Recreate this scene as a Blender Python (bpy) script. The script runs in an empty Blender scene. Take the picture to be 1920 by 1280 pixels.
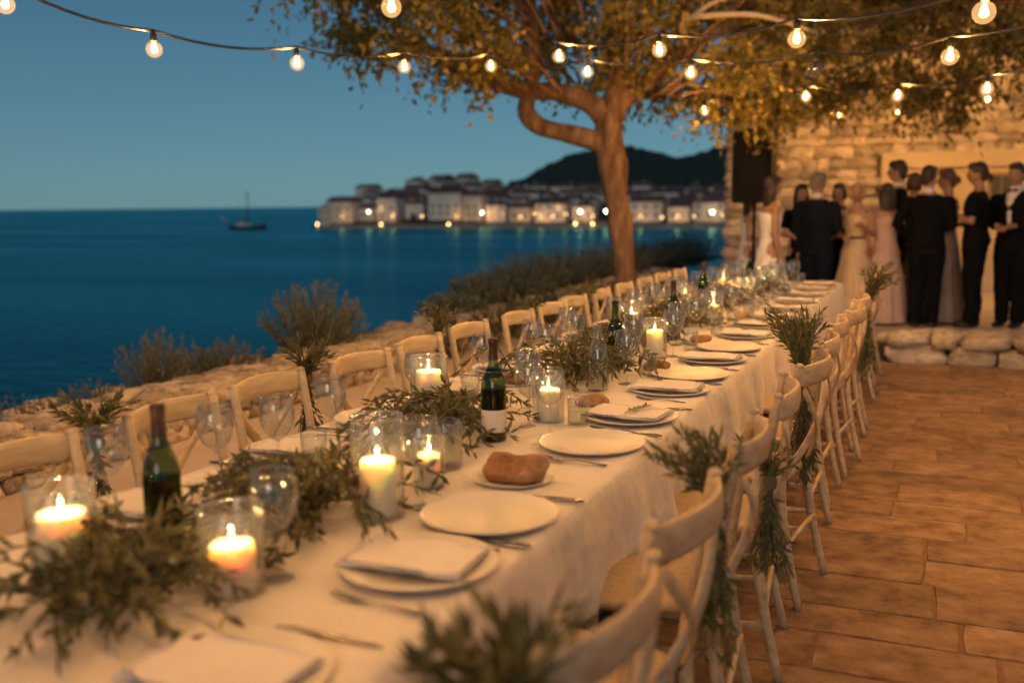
import bpy, math, random
import numpy as np
from mathutils import Vector, Matrix, noise

R = math.radians
PI = math.pi
random.seed(11)
scene = bpy.context.scene
COL = scene.collection

# ------------------------------------------------------------------ camera
cam_d = bpy.data.cameras.new("camera")
cam = bpy.data.objects.new("camera", cam_d)
COL.objects.link(cam)
cam_d.sensor_width = 36.0
cam_d.lens = 35.0
cam_d.clip_start = 0.05
cam_d.clip_end = 60000.0
right = Vector((0.91964038, 0.39261571, -0.01069903))
up = Vector((-0.043653, 0.12924617, 0.99065122))
fwd = Vector((-0.39032805, 0.91057582, -0.13599885))
mw = Matrix((right, up, -fwd)).transposed().to_4x4()
mw.translation = Vector((0, 0, 1.5))
cam.matrix_world = mw
cam_d.dof.use_dof = True
cam_d.dof.focus_distance = 3.85
cam_d.dof.aperture_fstop = 1.5
scene.camera = cam

# ------------------------------------------------------------------ world, sun, exposure
world = bpy.data.worlds.new("World")
scene.world = world
world.use_nodes = True
wn = world.node_tree.nodes
wl = world.node_tree.links
wn.clear()
w_out = wn.new("ShaderNodeOutputWorld")
w_bg = wn.new("ShaderNodeBackground")
w_sky = wn.new("ShaderNodeTexSky")
w_sky.sky_type = 'NISHITA'
w_sky.sun_disc = False
w_sky.sun_elevation = R(25.0)
w_sky.sun_rotation = R(180)
w_sky.altitude = 0
w_sky.air_density = 1.0
w_sky.dust_density = 0.2
w_sky.ozone_density = 3.0
w_mul = wn.new("ShaderNodeMixRGB")
w_mul.blend_type = 'MULTIPLY'
w_mul.inputs[0].default_value = 1.0
w_mul.inputs[2].default_value = (0.33, 0.68, 0.88, 1)
# blue-hour veil: an even dusk gradient from horizon to zenith, the same all round
w_tc = wn.new("ShaderNodeTexCoord")
w_sep = wn.new("ShaderNodeSeparateXYZ")
w_ramp = wn.new("ShaderNodeValToRGB")
w_ramp.color_ramp.elements[0].position = 0.0
w_ramp.color_ramp.elements[0].color = (3.1, 5.9, 7.1, 1)
w_ramp.color_ramp.elements[1].position = 1.0
w_ramp.color_ramp.elements[1].color = (0.16, 0.6, 1.2, 1)
e = w_ramp.color_ramp.elements.new(0.25)
e.color = (0.85, 2.7, 4.0, 1)
w_mix = wn.new("ShaderNodeMixRGB")
w_mix.inputs[0].default_value = 0.6
w_bg.inputs['Strength'].default_value = 0.05
wl.new(w_tc.outputs['Generated'], w_sep.inputs[0])
wl.new(w_sep.outputs['Z'], w_ramp.inputs['Fac'])
wl.new(w_sky.outputs[0], w_mul.inputs[1])
wl.new(w_mul.outputs[0], w_mix.inputs[1])
wl.new(w_ramp.outputs[0], w_mix.inputs[2])
wl.new(w_mix.outputs[0], w_bg.inputs['Color'])
wl.new(w_bg.outputs[0], w_out.inputs['Surface'])

sun_d = bpy.data.lights.new("sun", 'SUN')
sun_d.energy = 0.42
sun_d.angle = R(20)
sun_d.color = (1.0, 0.84, 0.70)
sun = bpy.data.objects.new("sun", sun_d)
COL.objects.link(sun)
sun.rotation_euler = (R(78), 0, R(14))   # afterglow low in the west, behind the camera

vs = scene.view_settings
vs.view_transform = 'Standard'
vs.look = 'None'
vs.exposure = 0.0
vs.gamma = 1.0
vs.use_curve_mapping = False

cy = scene.cycles
cy.use_denoising = True
cy.max_bounces = 8
cy.diffuse_bounces = 3
cy.glossy_bounces = 4
cy.transmission_bounces = 6
cy.transparent_max_bounces = 40
cy.sample_clamp_indirect = 4.0
cy.caustics_reflective = False
cy.caustics_refractive = False
cy.use_light_tree = True

# ------------------------------------------------------------------ materials
MATS = {}


def pmat(name, c1, c2=None, scale=6.0, rough=0.6, bump=0.0, bscale=30.0, metallic=0.0, sss=0.0, detail=4.0,
         rnd=0.0, spec=0.5, emit=None, estr=0.0, c3=None, stretch=None, coat=0.0, sheen=0.0):
    m = bpy.data.materials.new(name)
    m.use_nodes = True
    nt = m.node_tree
    n = nt.nodes
    l = nt.links
    b = n["Principled BSDF"]
    b.inputs['Roughness'].default_value = rough
    b.inputs['Metallic'].default_value = metallic
    b.inputs['Specular IOR Level'].default_value = spec
    b.inputs['Coat Weight'].default_value = coat
    b.inputs['Sheen Weight'].default_value = sheen
    tc = n.new("ShaderNodeTexCoord")
    vec = tc.outputs['Object']
    if stretch:
        mp = n.new("ShaderNodeMapping")
        mp.inputs['Scale'].default_value = stretch
        l.new(vec, mp.inputs['Vector'])
        vec = mp.outputs['Vector']
    info = n.new("ShaderNodeObjectInfo")
    off = n.new("ShaderNodeVectorMath")
    off.operation = 'MULTIPLY_ADD'
    cmb = n.new("ShaderNodeCombineXYZ")
    for i in range(3):
        l.new(info.outputs['Random'], cmb.inputs[i])
    l.new(cmb.outputs[0], off.inputs[0])
    off.inputs[1].default_value = (37.0, 53.0, 71.0)
    l.new(vec, off.inputs[2])
    vec = off.outputs[0]
    if c2 is not None:
        t = n.new("ShaderNodeTexNoise")
        t.inputs['Scale'].default_value = scale
        t.inputs['Detail'].default_value = detail
        t.inputs['Roughness'].default_value = 0.6
        l.new(vec, t.inputs['Vector'])
        r = n.new("ShaderNodeValToRGB")
        r.color_ramp.elements[0].position = 0.32
        r.color_ramp.elements[1].position = 0.68
        r.color_ramp.elements[0].color = (*c1, 1)
        r.color_ramp.elements[1].color = (*c2, 1)
        if c3 is not None:
            e = r.color_ramp.elements.new(0.5)
            e.color = (*c3, 1)
        l.new(t.outputs['Fac'], r.inputs['Fac'])
        colour = r.outputs['Color']
    else:
        rgb = n.new("ShaderNodeRGB")
        rgb.outputs[0].default_value = (*c1, 1)
        colour = rgb.outputs[0]
    if rnd > 0:
        hs = n.new("ShaderNodeHueSaturation")
        mr = n.new("ShaderNodeMapRange")
        mr.inputs['To Min'].default_value = 1 - rnd
        mr.inputs['To Max'].default_value = 1 + rnd
        l.new(info.outputs['Random'], mr.inputs['Value'])
        l.new(mr.outputs[0], hs.inputs['Value'])
        l.new(colour, hs.inputs['Color'])
        colour = hs.outputs['Color']
    l.new(colour, b.inputs['Base Color'])
    if bump > 0:
        t2 = n.new("ShaderNodeTexNoise")
        t2.inputs['Scale'].default_value = bscale
        t2.inputs['Detail'].default_value = 5.0
        l.new(vec, t2.inputs['Vector'])
        bp = n.new("ShaderNodeBump")
        bp.inputs['Strength'].default_value = bump
        bp.inputs['Distance'].default_value = 0.02
        l.new(t2.outputs['Fac'], bp.inputs['Height'])
        l.new(bp.outputs[0], b.inputs['Normal'])
    if sss > 0:
        b.inputs['Subsurface Weight'].default_value = sss
        b.inputs['Subsurface Radius'].default_value = (0.046, 0.031, 0.018)
        b.inputs['Subsurface Scale'].default_value = 1.0
    if emit:
        b.inputs['Emission Color'].default_value = (*emit, 1)
        b.inputs['Emission Strength'].default_value = estr
    MATS[name] = m
    return m


def leaf_mat(name, c1, c2, trans=0.35, rough=0.5):
    m = bpy.data.materials.new(name)
    m.use_nodes = True
    nt = m.node_tree
    n = nt.nodes
    l = nt.links
    n.clear()
    out = n.new("ShaderNodeOutputMaterial")
    geo = n.new("ShaderNodeNewGeometry")
    ramp = n.new("ShaderNodeValToRGB")
    ramp.color_ramp.elements[0].color = (*c1, 1)
    ramp.color_ramp.elements[1].color = (*c2, 1)
    l.new(geo.outputs['Random Per Island'], ramp.inputs['Fac'])
    d = n.new("ShaderNodeBsdfPrincipled")
    d.inputs['Roughness'].default_value = rough
    l.new(ramp.outputs[0], d.inputs['Base Color'])
    t = n.new("ShaderNodeBsdfTranslucent")
    l.new(ramp.outputs[0], t.inputs['Color'])
    mx = n.new("ShaderNodeMixShader")
    mx.inputs[0].default_value = trans
    l.new(d.outputs[0], mx.inputs[1])
    l.new(t.outputs[0], mx.inputs[2])
    l.new(mx.outputs[0], out.inputs['Surface'])
    MATS[name] = m
    return m


def glass_mat(name, tint=(0.97, 0.98, 0.97), edge=0.75, base=0.045, rough=0.01, power=3.2, glow=None, haze=0.0):
    m = bpy.data.materials.new(name)
    m.use_nodes = True
    nt = m.node_tree
    n = nt.nodes
    l = nt.links
    n.clear()
    out = n.new("ShaderNodeOutputMaterial")
    lw = n.new("ShaderNodeLayerWeight")
    lw.inputs['Blend'].default_value = 0.5
    pw = n.new("ShaderNodeMath")
    pw.operation = 'POWER'
    pw.inputs[1].default_value = power
    l.new(lw.outputs['Facing'], pw.inputs[0])
    ma = n.new("ShaderNodeMath")
    ma.operation = 'MULTIPLY_ADD'
    ma.inputs[1].default_value = edge
    ma.inputs[2].default_value = base
    l.new(pw.outputs[0], ma.inputs[0])
    tr = n.new("ShaderNodeBsdfTransparent")
    tr.inputs['Color'].default_value = (*tint, 1)
    gl = n.new("ShaderNodeBsdfGlossy")
    gl.inputs['Roughness'].default_value = rough
    gl.inputs['Color'].default_value = (0.96, 0.90, 0.82, 1)  # reflections tinted warm, standing in for amber lamplight on glass
    mx = n.new("ShaderNodeMixShader")
    l.new(ma.outputs[0], mx.inputs[0])
    l.new(tr.outputs[0], mx.inputs[1])
    l.new(gl.outputs[0], mx.inputs[2])
    last = mx.outputs[0]
    if haze:                      # faint diffuse veil added so the glass shows and seems to glow
        tl = n.new("ShaderNodeBsdfTranslucent")
        df = n.new("ShaderNodeBsdfDiffuse")
        m2 = n.new("ShaderNodeMixShader")
        m2.inputs[0].default_value = 0.5
        l.new(tl.outputs[0], m2.inputs[1])
        l.new(df.outputs[0], m2.inputs[2])
        m3 = n.new("ShaderNodeMixShader")
        m3.inputs[0].default_value = haze
        l.new(last, m3.inputs[1])
        l.new(m2.outputs[0], m3.inputs[2])
        last = m3.outputs[0]
    if glow:                      # lit bulb: emission put into the clear glass for the filament's warm haze
        em = n.new("ShaderNodeEmission")
        em.inputs['Color'].default_value = (*glow[0], 1)
        em.inputs['Strength'].default_value = glow[1]
        ad = n.new("ShaderNodeAddShader")
        l.new(last, ad.inputs[0])
        l.new(em.outputs[0], ad.inputs[1])
        last = ad.outputs[0]
        m.cycles.emission_sampling = 'NONE'
    l.new(last, out.inputs['Surface'])
    MATS[name] = m
    return m


def emit_mat(name, col, strength, sample=True, gas=False):
    m = bpy.data.materials.new(name)
    m.use_nodes = True
    nt = m.node_tree
    nt.nodes.clear()
    o = nt.nodes.new("ShaderNodeOutputMaterial")
    e = nt.nodes.new("ShaderNodeEmission")
    e.inputs['Color'].default_value = (*col, 1)
    e.inputs['Strength'].default_value = strength
    if gas:                       # burning gas: gives light and lets light through
        tr = nt.nodes.new("ShaderNodeBsdfTransparent")
        ad = nt.nodes.new("ShaderNodeAddShader")
        nt.links.new(e.outputs[0], ad.inputs[0])
        nt.links.new(tr.outputs[0], ad.inputs[1])
        nt.links.new(ad.outputs[0], o.inputs['Surface'])
    else:
        nt.links.new(e.outputs[0], o.inputs['Surface'])
    if not sample:
        m.cycles.emission_sampling = 'NONE'
    MATS[name] = m
    return m


pmat('paving', (0.12, 0.066, 0.034), (0.32, 0.205, 0.122), scale=8.0, rough=0.85, bump=0.9, bscale=16, rnd=0.22, c3=(0.235, 0.134, 0.072), detail=10)
pmat('joint', (0.15, 0.08, 0.04), (0.24, 0.135, 0.07), scale=20, rough=0.95, bump=0.3, bscale=60)
pmat('screed', (0.42, 0.34, 0.28), (0.52, 0.43, 0.36), scale=2.5, rough=0.85, bump=0.35, bscale=45)
pmat('limestone', (0.26, 0.20, 0.145), (0.60, 0.50, 0.39), scale=3.0, rough=0.85, bump=0.9, bscale=9, rnd=0.35)
pmat('wallstone', (0.34, 0.26, 0.19), (0.68, 0.57, 0.45), scale=2.2, rough=0.85, bump=0.9, bscale=7, rnd=0.38)
pmat('mortar', (0.17, 0.12, 0.08), (0.26, 0.19, 0.13), scale=9, rough=0.9, bump=0.5, bscale=30)
pmat('ashlar', (0.48, 0.38, 0.25), (0.58, 0.47, 0.32), scale=2.0, rough=0.8, bump=0.25, bscale=20)
pmat('plaster', (0.44, 0.33, 0.21), (0.56, 0.43, 0.28), scale=1.5, rough=0.85, bump=0.2, bscale=12)
pmat('soil', (0.06, 0.045, 0.03), (0.12, 0.09, 0.06), scale=8, rough=0.95, bump=0.6, bscale=25)
pmat('cliff', (0.12, 0.10, 0.08), (0.22, 0.18, 0.14), scale=1.2, rough=0.95, bump=0.6, bscale=4)
pmat('wood_pale', (0.50, 0.38, 0.22), (0.66, 0.53, 0.34), scale=6.0, rough=0.38, bump=0.12, bscale=40, stretch=(1, 7, 7), rnd=0.09)
pmat('wood_white', (0.40, 0.27, 0.15), (0.62, 0.46, 0.28), scale=6.0, rough=0.42, bump=0.2, bscale=40, stretch=(2, 7, 7), rnd=0.1)
pmat('rattan', (0.42, 0.29, 0.16), (0.58, 0.42, 0.25), scale=60.0, rough=0.6, bump=0.5, bscale=120)
pmat('linen', (0.68, 0.60, 0.52), (0.76, 0.69, 0.60), scale=3.0, rough=0.9, bump=0.55, bscale=16, sheen=0.2)
pmat('napkin', (0.70, 0.62, 0.56), (0.78, 0.70, 0.64), scale=6.0, rough=0.9, bump=0.25, bscale=180, sheen=0.2)
pmat('table_wood', (0.16, 0.09, 0.05), (0.24, 0.14, 0.08), scale=6, rough=0.6)
pmat('ceramic', (0.64, 0.58, 0.51), (0.71, 0.65, 0.57), scale=4, rough=0.34, spec=0.5)
pmat('steel', (0.42, 0.36, 0.30), rough=0.22, metallic=1.0)
pmat('wax', (0.93, 0.85, 0.70), (0.95, 0.88, 0.75), scale=5, rough=0.45, sss=0.85)
pmat('wax_pink', (0.92, 0.76, 0.62), (0.94, 0.80, 0.67), scale=5, rough=0.45, sss=0.85)
pmat('wick', (0.02, 0.015, 0.01), rough=0.9)
pmat('crust', (0.16, 0.065, 0.025), (0.50, 0.34, 0.20), scale=7, rough=0.8, bump=0.9, bscale=22, c3=(0.30, 0.14, 0.055), detail=8)
pmat('wine_dark', (0.004, 0.003, 0.002), rough=0.1)
pmat('label_paper', (0.70, 0.64, 0.55), (0.76, 0.70, 0.60), scale=10, rough=0.8)
pmat('foil', (0.045, 0.018, 0.012), (0.075, 0.03, 0.018), scale=20, rough=0.4, metallic=0.3)
pmat('stem', (0.10, 0.08, 0.035), (0.15, 0.11, 0.05), scale=20, rough=0.7)
pmat('bark', (0.09, 0.045, 0.022), (0.34, 0.20, 0.105), scale=11, rough=0.9, bump=1.0, bscale=26, stretch=(1, 1, 0.3), c3=(0.21, 0.115, 0.058), detail=8)
pmat('bark_pale', (0.50, 0.38, 0.24), (0.62, 0.50, 0.34), scale=9, rough=0.8, bump=0.5, bscale=22)
pmat('cable', (0.012, 0.010, 0.009), rough=0.35, spec=0.7)
pmat('socket', (0.015, 0.012, 0.010), rough=0.5)
pmat('speaker_body', (0.006, 0.0055, 0.0055), rough=0.6, spec=0.25)
pmat('speaker_grille', (0.004, 0.0035, 0.0035), rough=0.5, spec=0.2, bump=0.4, bscale=200)
pmat('shutter', (0.05, 0.06, 0.05), rough=0.7)
pmat('house_wall', (0.66, 0.56, 0.46), (0.80, 0.70, 0.60), scale=0.3, rough=0.9, rnd=0.25)
pmat('house_roof', (0.16, 0.075, 0.055), (0.24, 0.12, 0.09), scale=0.8, rough=0.9, rnd=0.3)
pmat('quay', (0.32, 0.29, 0.25), (0.42, 0.38, 0.33), scale=0.2, rough=0.9)
pmat('town_ground', (0.05, 0.045, 0.035), (0.10, 0.085, 0.06), scale=0.06, rough=0.95)
pmat('hill_wood', (0.016, 0.022, 0.014), (0.05, 0.06, 0.034), scale=0.25, rough=0.95)
pmat('far_leaf', (0.012, 0.018, 0.010), (0.03, 0.036, 0.018), scale=0.6, rough=0.95)
pmat('boat_hull', (0.02, 0.022, 0.026), (0.045, 0.045, 0.048), scale=0.4, rough=0.5)
pmat('boat_white', (0.55, 0.53, 0.50), rough=0.6)
pmat('mast', (0.10, 0.085, 0.075), rough=0.6)
pmat('skin', (0.46, 0.25, 0.15), (0.52, 0.29, 0.18), scale=12, rough=0.5)
pmat('skin_tan', (0.34, 0.17, 0.095), (0.40, 0.21, 0.12), scale=12, rough=0.5)
pmat('hair_dark', (0.018, 0.010, 0.007), (0.05, 0.028, 0.016), scale=40, rough=0.5, bump=0.5, bscale=80)
pmat('hair_brown', (0.07, 0.03, 0.014), (0.13, 0.06, 0.028), scale=40, rough=0.5, bump=0.5, bscale=80)
pmat('hair_grey', (0.12, 0.10, 0.085), (0.24, 0.20, 0.17), scale=50, rough=0.6, bump=0.5, bscale=80)
pmat('hair_blonde', (0.34, 0.20, 0.08), (0.52, 0.34, 0.16), scale=40, rough=0.5, bump=0.5, bscale=80)
pmat('suit_navy', (0.005, 0.007, 0.013), (0.009, 0.012, 0.020), scale=30, rough=0.85, bump=0.2, bscale=60, spec=0.12)
pmat('suit_black', (0.003, 0.003, 0.004), (0.006, 0.006, 0.007), scale=30, rough=0.85, bump=0.2, bscale=60, spec=0.12)
pmat('shirt', (0.68, 0.62, 0.56), rough=0.8)
pmat('bow_red', (0.12, 0.02, 0.02), rough=0.6)
pmat('dress_white', (0.74, 0.71, 0.66), (0.82, 0.79, 0.74), scale=4, rough=0.75, bump=0.2, bscale=20)
pmat('dress_gold', (0.48, 0.33, 0.18), (0.60, 0.43, 0.26), scale=5, rough=0.45, bump=0.2, bscale=30, sheen=0.3)
pmat('dress_pink', (0.42, 0.28, 0.23), (0.52, 0.36, 0.30), scale=5, rough=0.6, bump=0.2, bscale=30)
pmat('dress_grey', (0.16, 0.11, 0.095), (0.24, 0.17, 0.15), scale=5, rough=0.6, bump=0.2, bscale=30)
pmat('dress_black', (0.004, 0.004, 0.005), rough=0.8, spec=0.1)
pmat('shoe', (0.012, 0.009, 0.008), rough=0.35)
pmat('eye', (0.02, 0.012, 0.01), rough=0.2)
pmat('lip', (0.34, 0.10, 0.08), rough=0.5)
leaf_mat('leaf_tree', (0.11, 0.105, 0.026), (0.50, 0.37, 0.085), trans=0.45)
leaf_mat('leaf_vine', (0.06, 0.06, 0.018), (0.34, 0.25, 0.06), trans=0.42)
leaf_mat('leaf_olive', (0.05, 0.06, 0.022), (0.20, 0.18, 0.07), trans=0.3)
leaf_mat('leaf_shrub', (0.10, 0.125, 0.09), (0.23, 0.26, 0.18), trans=0.25, rough=0.7)
leaf_mat('leaf_low', (0.05, 0.055, 0.02), (0.16, 0.14, 0.05), trans=0.25)
glass_mat('glass', edge=0.9, base=0.055, power=2.5, haze=0.014, rough=0.03)
glass_mat('glass_candle', edge=0.9, base=0.045, power=2.6, haze=0.022, rough=0.03)
glass_mat('glass_rim', tint=(1.0, 0.95, 0.88), edge=0.7, base=0.3, haze=0.12, rough=0.05)  # rims reflect and scatter more, imitating bright edge highlights
glass_mat('glass_bulb', tint=(1.0, 0.93, 0.82), edge=0.6, base=0.03, glow=((1.0, 0.55, 0.20), 0.42))
glass_mat('glass_green', tint=(0.36, 0.45, 0.12), edge=0.6, base=0.05)
glass_mat('water_clear', tint=(0.93, 0.95, 0.90), edge=0.4, base=0.05)
emit_mat('filament', (1.0, 0.62, 0.26), 45.0, False)
emit_mat('flame', (1.0, 0.66, 0.34), 3.0, False, True)
emit_mat('lamp_warm', (1.0, 0.55, 0.20), 26.0)
emit_mat('lamp_white', (1.0, 0.78, 0.52), 40.0)
emit_mat('window_lit', (1.0, 0.55, 0.20), 1.6)

WARM = (1.0, 0.505, 0.13)
CANDLE = (1.0, 0.56, 0.20)
CANDLE_GAIN = 1.6
BULB_W = 57.0


# ------------------------------------------------------------------ mesh helpers
class MB:
    def __init__(self):
        self.v = []
        self.f = []

    def box(self, c, s, rz=0.0, m=None):
        x, y, z = s[0] / 2, s[1] / 2, s[2] / 2
        o = len(self.v)
        ca, sa = math.cos(rz), math.sin(rz)
        for dx, dy, dz in ((-x, -y, -z), (x, -y, -z), (x, y, -z), (-x, y, -z), (-x, -y, z), (x, -y, z), (x, y, z), (-x, y, z)):
            p = Vector((c[0] + dx * ca - dy * sa, c[1] + dx * sa + dy * ca, c[2] + dz))
            self.v.append(p if m is None else m @ p)
        for q in ((0, 3, 2, 1), (4, 5, 6, 7), (0, 1, 5, 4), (1, 2, 6, 5), (2, 3, 7, 6), (3, 0, 4, 7)):
            self.f.append(tuple(o + i for i in q))
        return self

    def tube(self, pts, rad, n=8, flat=None, upv=None):
        """rad: number or list; flat: (a,b) multiplies the two cross axes."""
        pts = [Vector(p) for p in pts]
        k = len(pts)
        if not isinstance(rad, (list, tuple)):
            rad = [rad] * k
        t0 = (pts[1] - pts[0]).normalized()
        u = Vector(upv) if upv is not None else (Vector((0, 0, 1)) if abs(t0.z) < 0.9 else Vector((1, 0, 0)))
        o = len(self.v)
        fa, fb = flat if flat else (1, 1)
        for i, p in enumerate(pts):
            a = pts[max(i - 1, 0)]
            b = pts[min(i + 1, k - 1)]
            t = (b - a).normalized()
            u = (u - t * u.dot(t))
            if u.length < 1e-5:
                u = t.orthogonal()
            u.normalize()
            w = t.cross(u)
            for j in range(n):
                ang = 2 * PI * j / n
                self.v.append(p + u * (math.cos(ang) * rad[i] * fa) + w * (math.sin(ang) * rad[i] * fb))
        for i in range(k - 1):
            for j in range(n):
                a = o + i * n + j
                b = o + i * n + (j + 1) % n
                self.f.append((a, b, b + n, a + n))
        self.f.append(tuple(o + j for j in range(n - 1, -1, -1)))
        self.f.append(tuple(o + (k - 1) * n + j for j in range(n)))
        return self

    def lathe(self, prof, n=24, c=(0, 0, 0), closed=False):
        o = len(self.v)
        for r, z in prof:
            for j in range(n):
                a = 2 * PI * j / n
                self.v.append(Vector((c[0] + r * math.cos(a), c[1] + r * math.sin(a), c[2] + z)))
        k = len(prof)
        for i in range(k - 1):
            for j in range(n):
                a = o + i * n + j
                b = o + i * n + (j + 1) % n
                self.f.append((a, b, b + n, a + n))
        return self

    def ell(self, c, r, n=12, m=8, rot=None):
        o = len(self.v)
        c = Vector(c)
        ring = []
        def put(p):
            if rot is not None:
                p = rot @ p
            self.v.append(c + p)
        put(Vector((0, 0, -r[2])))
        for i in range(1, m):
            th = PI * i / m
            for j in range(n):
                a = 2 * PI * j / n
                put(Vector((r[0] * math.sin(th) * math.cos(a), r[1] * math.sin(th) * math.sin(a), -r[2] * math.cos(th))))
        put(Vector((0, 0, r[2])))
        for j in range(n):
            self.f.append((o, o + 1 + (j + 1) % n, o + 1 + j))
        for i in range(m - 2):
            for j in range(n):
                a = o + 1 + i * n + j
                b = o + 1 + i * n + (j + 1) % n
                self.f.append((a, b, b + n, a + n))
        last = o + 1 + (m - 1) * n
        e = o + 1 + (m - 2) * n
        for j in range(n):
            self.f.append((e + j, e + (j + 1) % n, last))
        return self

    def rings(self, rs, n=20, caps=True):
        """horizontal elliptical rings (cx, cy, cz, rx, ry)"""
        o = len(self.v)
        for cx, cy_, cz, rx, ry in rs:
            for j in range(n):
                a = 2 * PI * j / n
                self.v.append(Vector((cx + rx * math.cos(a), cy_ + ry * math.sin(a), cz)))
        for i in range(len(rs) - 1):
            for j in range(n):
                a = o + i * n + j
                b = o + i * n + (j + 1) % n
                self.f.append((a, b, b + n, a + n))
        if caps:
            self.f.append(tuple(o + j for j in range(n - 1, -1, -1)))
            q = o + (len(rs) - 1) * n
            self.f.append(tuple(q + j for j in range(n)))
        return self

    def leaf(self, p, d, nrm, L, W):
        d = d.normalized()
        s = d.cross(nrm)
        if s.length < 1e-4:
            s = d.orthogonal()
        s.normalize()
        nn = s.cross(d)
        o = len(self.v)
        self.v += [p, p + d * (L * .45) + s * W * .5 - nn * W * .18, p + d * L - nn * L * .12, p + d * (L * .45) - s * W * .5 - nn * W * .18, p + d * (L * .5)]
        self.f += [(o, o + 1, o + 4), (o + 1, o + 2, o + 4), (o, o + 4, o + 3), (o + 4, o + 2, o + 3)]

    def mesh(self, name, mat, smooth=True):
        me = bpy.data.meshes.new(name)
        me.from_pydata([tuple(p) for p in self.v], [], self.f)
        if smooth:
            me.polygons.foreach_set('use_smooth', [True] * len(me.polygons))
        if mat:
            me.materials.append(MATS[mat])
        me.update()
        return me


def link(name, data, parent=None, loc=None, rz=0.0):
    o = bpy.data.objects.new(name, data)
    COL.objects.link(o)
    if parent is not None:
        o.parent = parent
    if loc is not None:
        o.location = loc
    if rz:
        o.rotation_euler = (0, 0, rz)
    return o


def obj(name, mb, mat, parent=None, smooth=True, loc=None, rz=0.0):
    return link(name, mb.mesh(name, mat, smooth), parent, loc, rz)


def tag(o, label=None, cat=None, group=None, kind=None):
    if label:
        o['label'] = label
    if cat:
        o['category'] = cat
    if group:
        o['group'] = group
    if kind:
        o['kind'] = kind
    return o


def thing(name, label, cat, loc=(0, 0, 0), rz=0.0, group=None):
    o = bpy.data.objects.new(name, None)
    COL.objects.link(o)
    o.empty_display_size = 0.1
    o.location = loc
    o.rotation_euler = (0, 0, rz)
    return tag(o, label, cat, group)


def copy_tree(src, loc=None, rz=None, label=None, parent=None):
    c = src.copy()
    COL.objects.link(c)
    c.parent = parent
    if loc is not None:
        c.location = loc
    if rz is not None:
        c.rotation_euler = (0, 0, rz)
    if label:
        c['label'] = label
    for ch in src.children:
        copy_tree(ch, parent=c)
    return c


ORD = ['first', 'second', 'third', 'fourth', 'fifth', 'sixth', 'seventh', 'eighth', 'ninth', 'tenth', 'eleventh', 'twelfth',
       'thirteenth', 'fourteenth', 'fifteenth', 'sixteenth', 'seventeenth', 'eighteenth', 'nineteenth', 'twentieth']


def ordn(i):
    return ORD[i] if i < 20 else 'twenty-' + ORD[i - 20]


FABRIC = ('suit_navy', 'suit_black', 'dress_black', 'shirt')


def remesh(mb, name, mat, voxel, smooth_it=3):
    me = mb.mesh(name + '_raw', None)
    o = bpy.data.objects.new(name + '_raw', me)
    COL.objects.link(o)
    r = o.modifiers.new('r', 'REMESH')
    r.mode = 'VOXEL'
    r.voxel_size = voxel
    r.use_smooth_shade = True
    s = o.modifiers.new('s', 'SMOOTH')
    s.iterations = smooth_it
    s.factor = 0.5
    dg = bpy.context.evaluated_depsgraph_get()
    out = bpy.data.meshes.new_from_object(o.evaluated_get(dg), depsgraph=dg)
    out.name = name
    if mat in FABRIC:
        co = np.empty(len(out.vertices) * 3, dtype=np.float32)
        out.vertices.foreach_get('co', co)
        nr = np.empty(len(out.vertices) * 3, dtype=np.float32)
        out.vertices.foreach_get('normal', nr)
        co = co.reshape(-1, 3)
        nr = nr.reshape(-1, 3)
        dsp = np.array([noise.noise(Vector((p[0] * 9, p[1] * 9, p[2] * 5))) + .6 * noise.noise(Vector((p[0] * 5 + p[2] * 14, p[1] * 5, p[2] * 14))) for p in co], dtype=np.float32)
        out.vertices.foreach_set('co', (co + nr * (dsp[:, None] * .011 + .008)).ravel())
        out.update()
    out.materials.clear()
    out.materials.append(MATS[mat])
    out.polygons.foreach_set('use_smooth', [True] * len(out.polygons))
    bpy.data.objects.remove(o)
    bpy.data.meshes.remove(me)
    return out


def fbm(x, y, z=0.0, o=4):
    return noise.fractal(Vector((x, y, z)), 1.0, 2.0, o)


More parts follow.
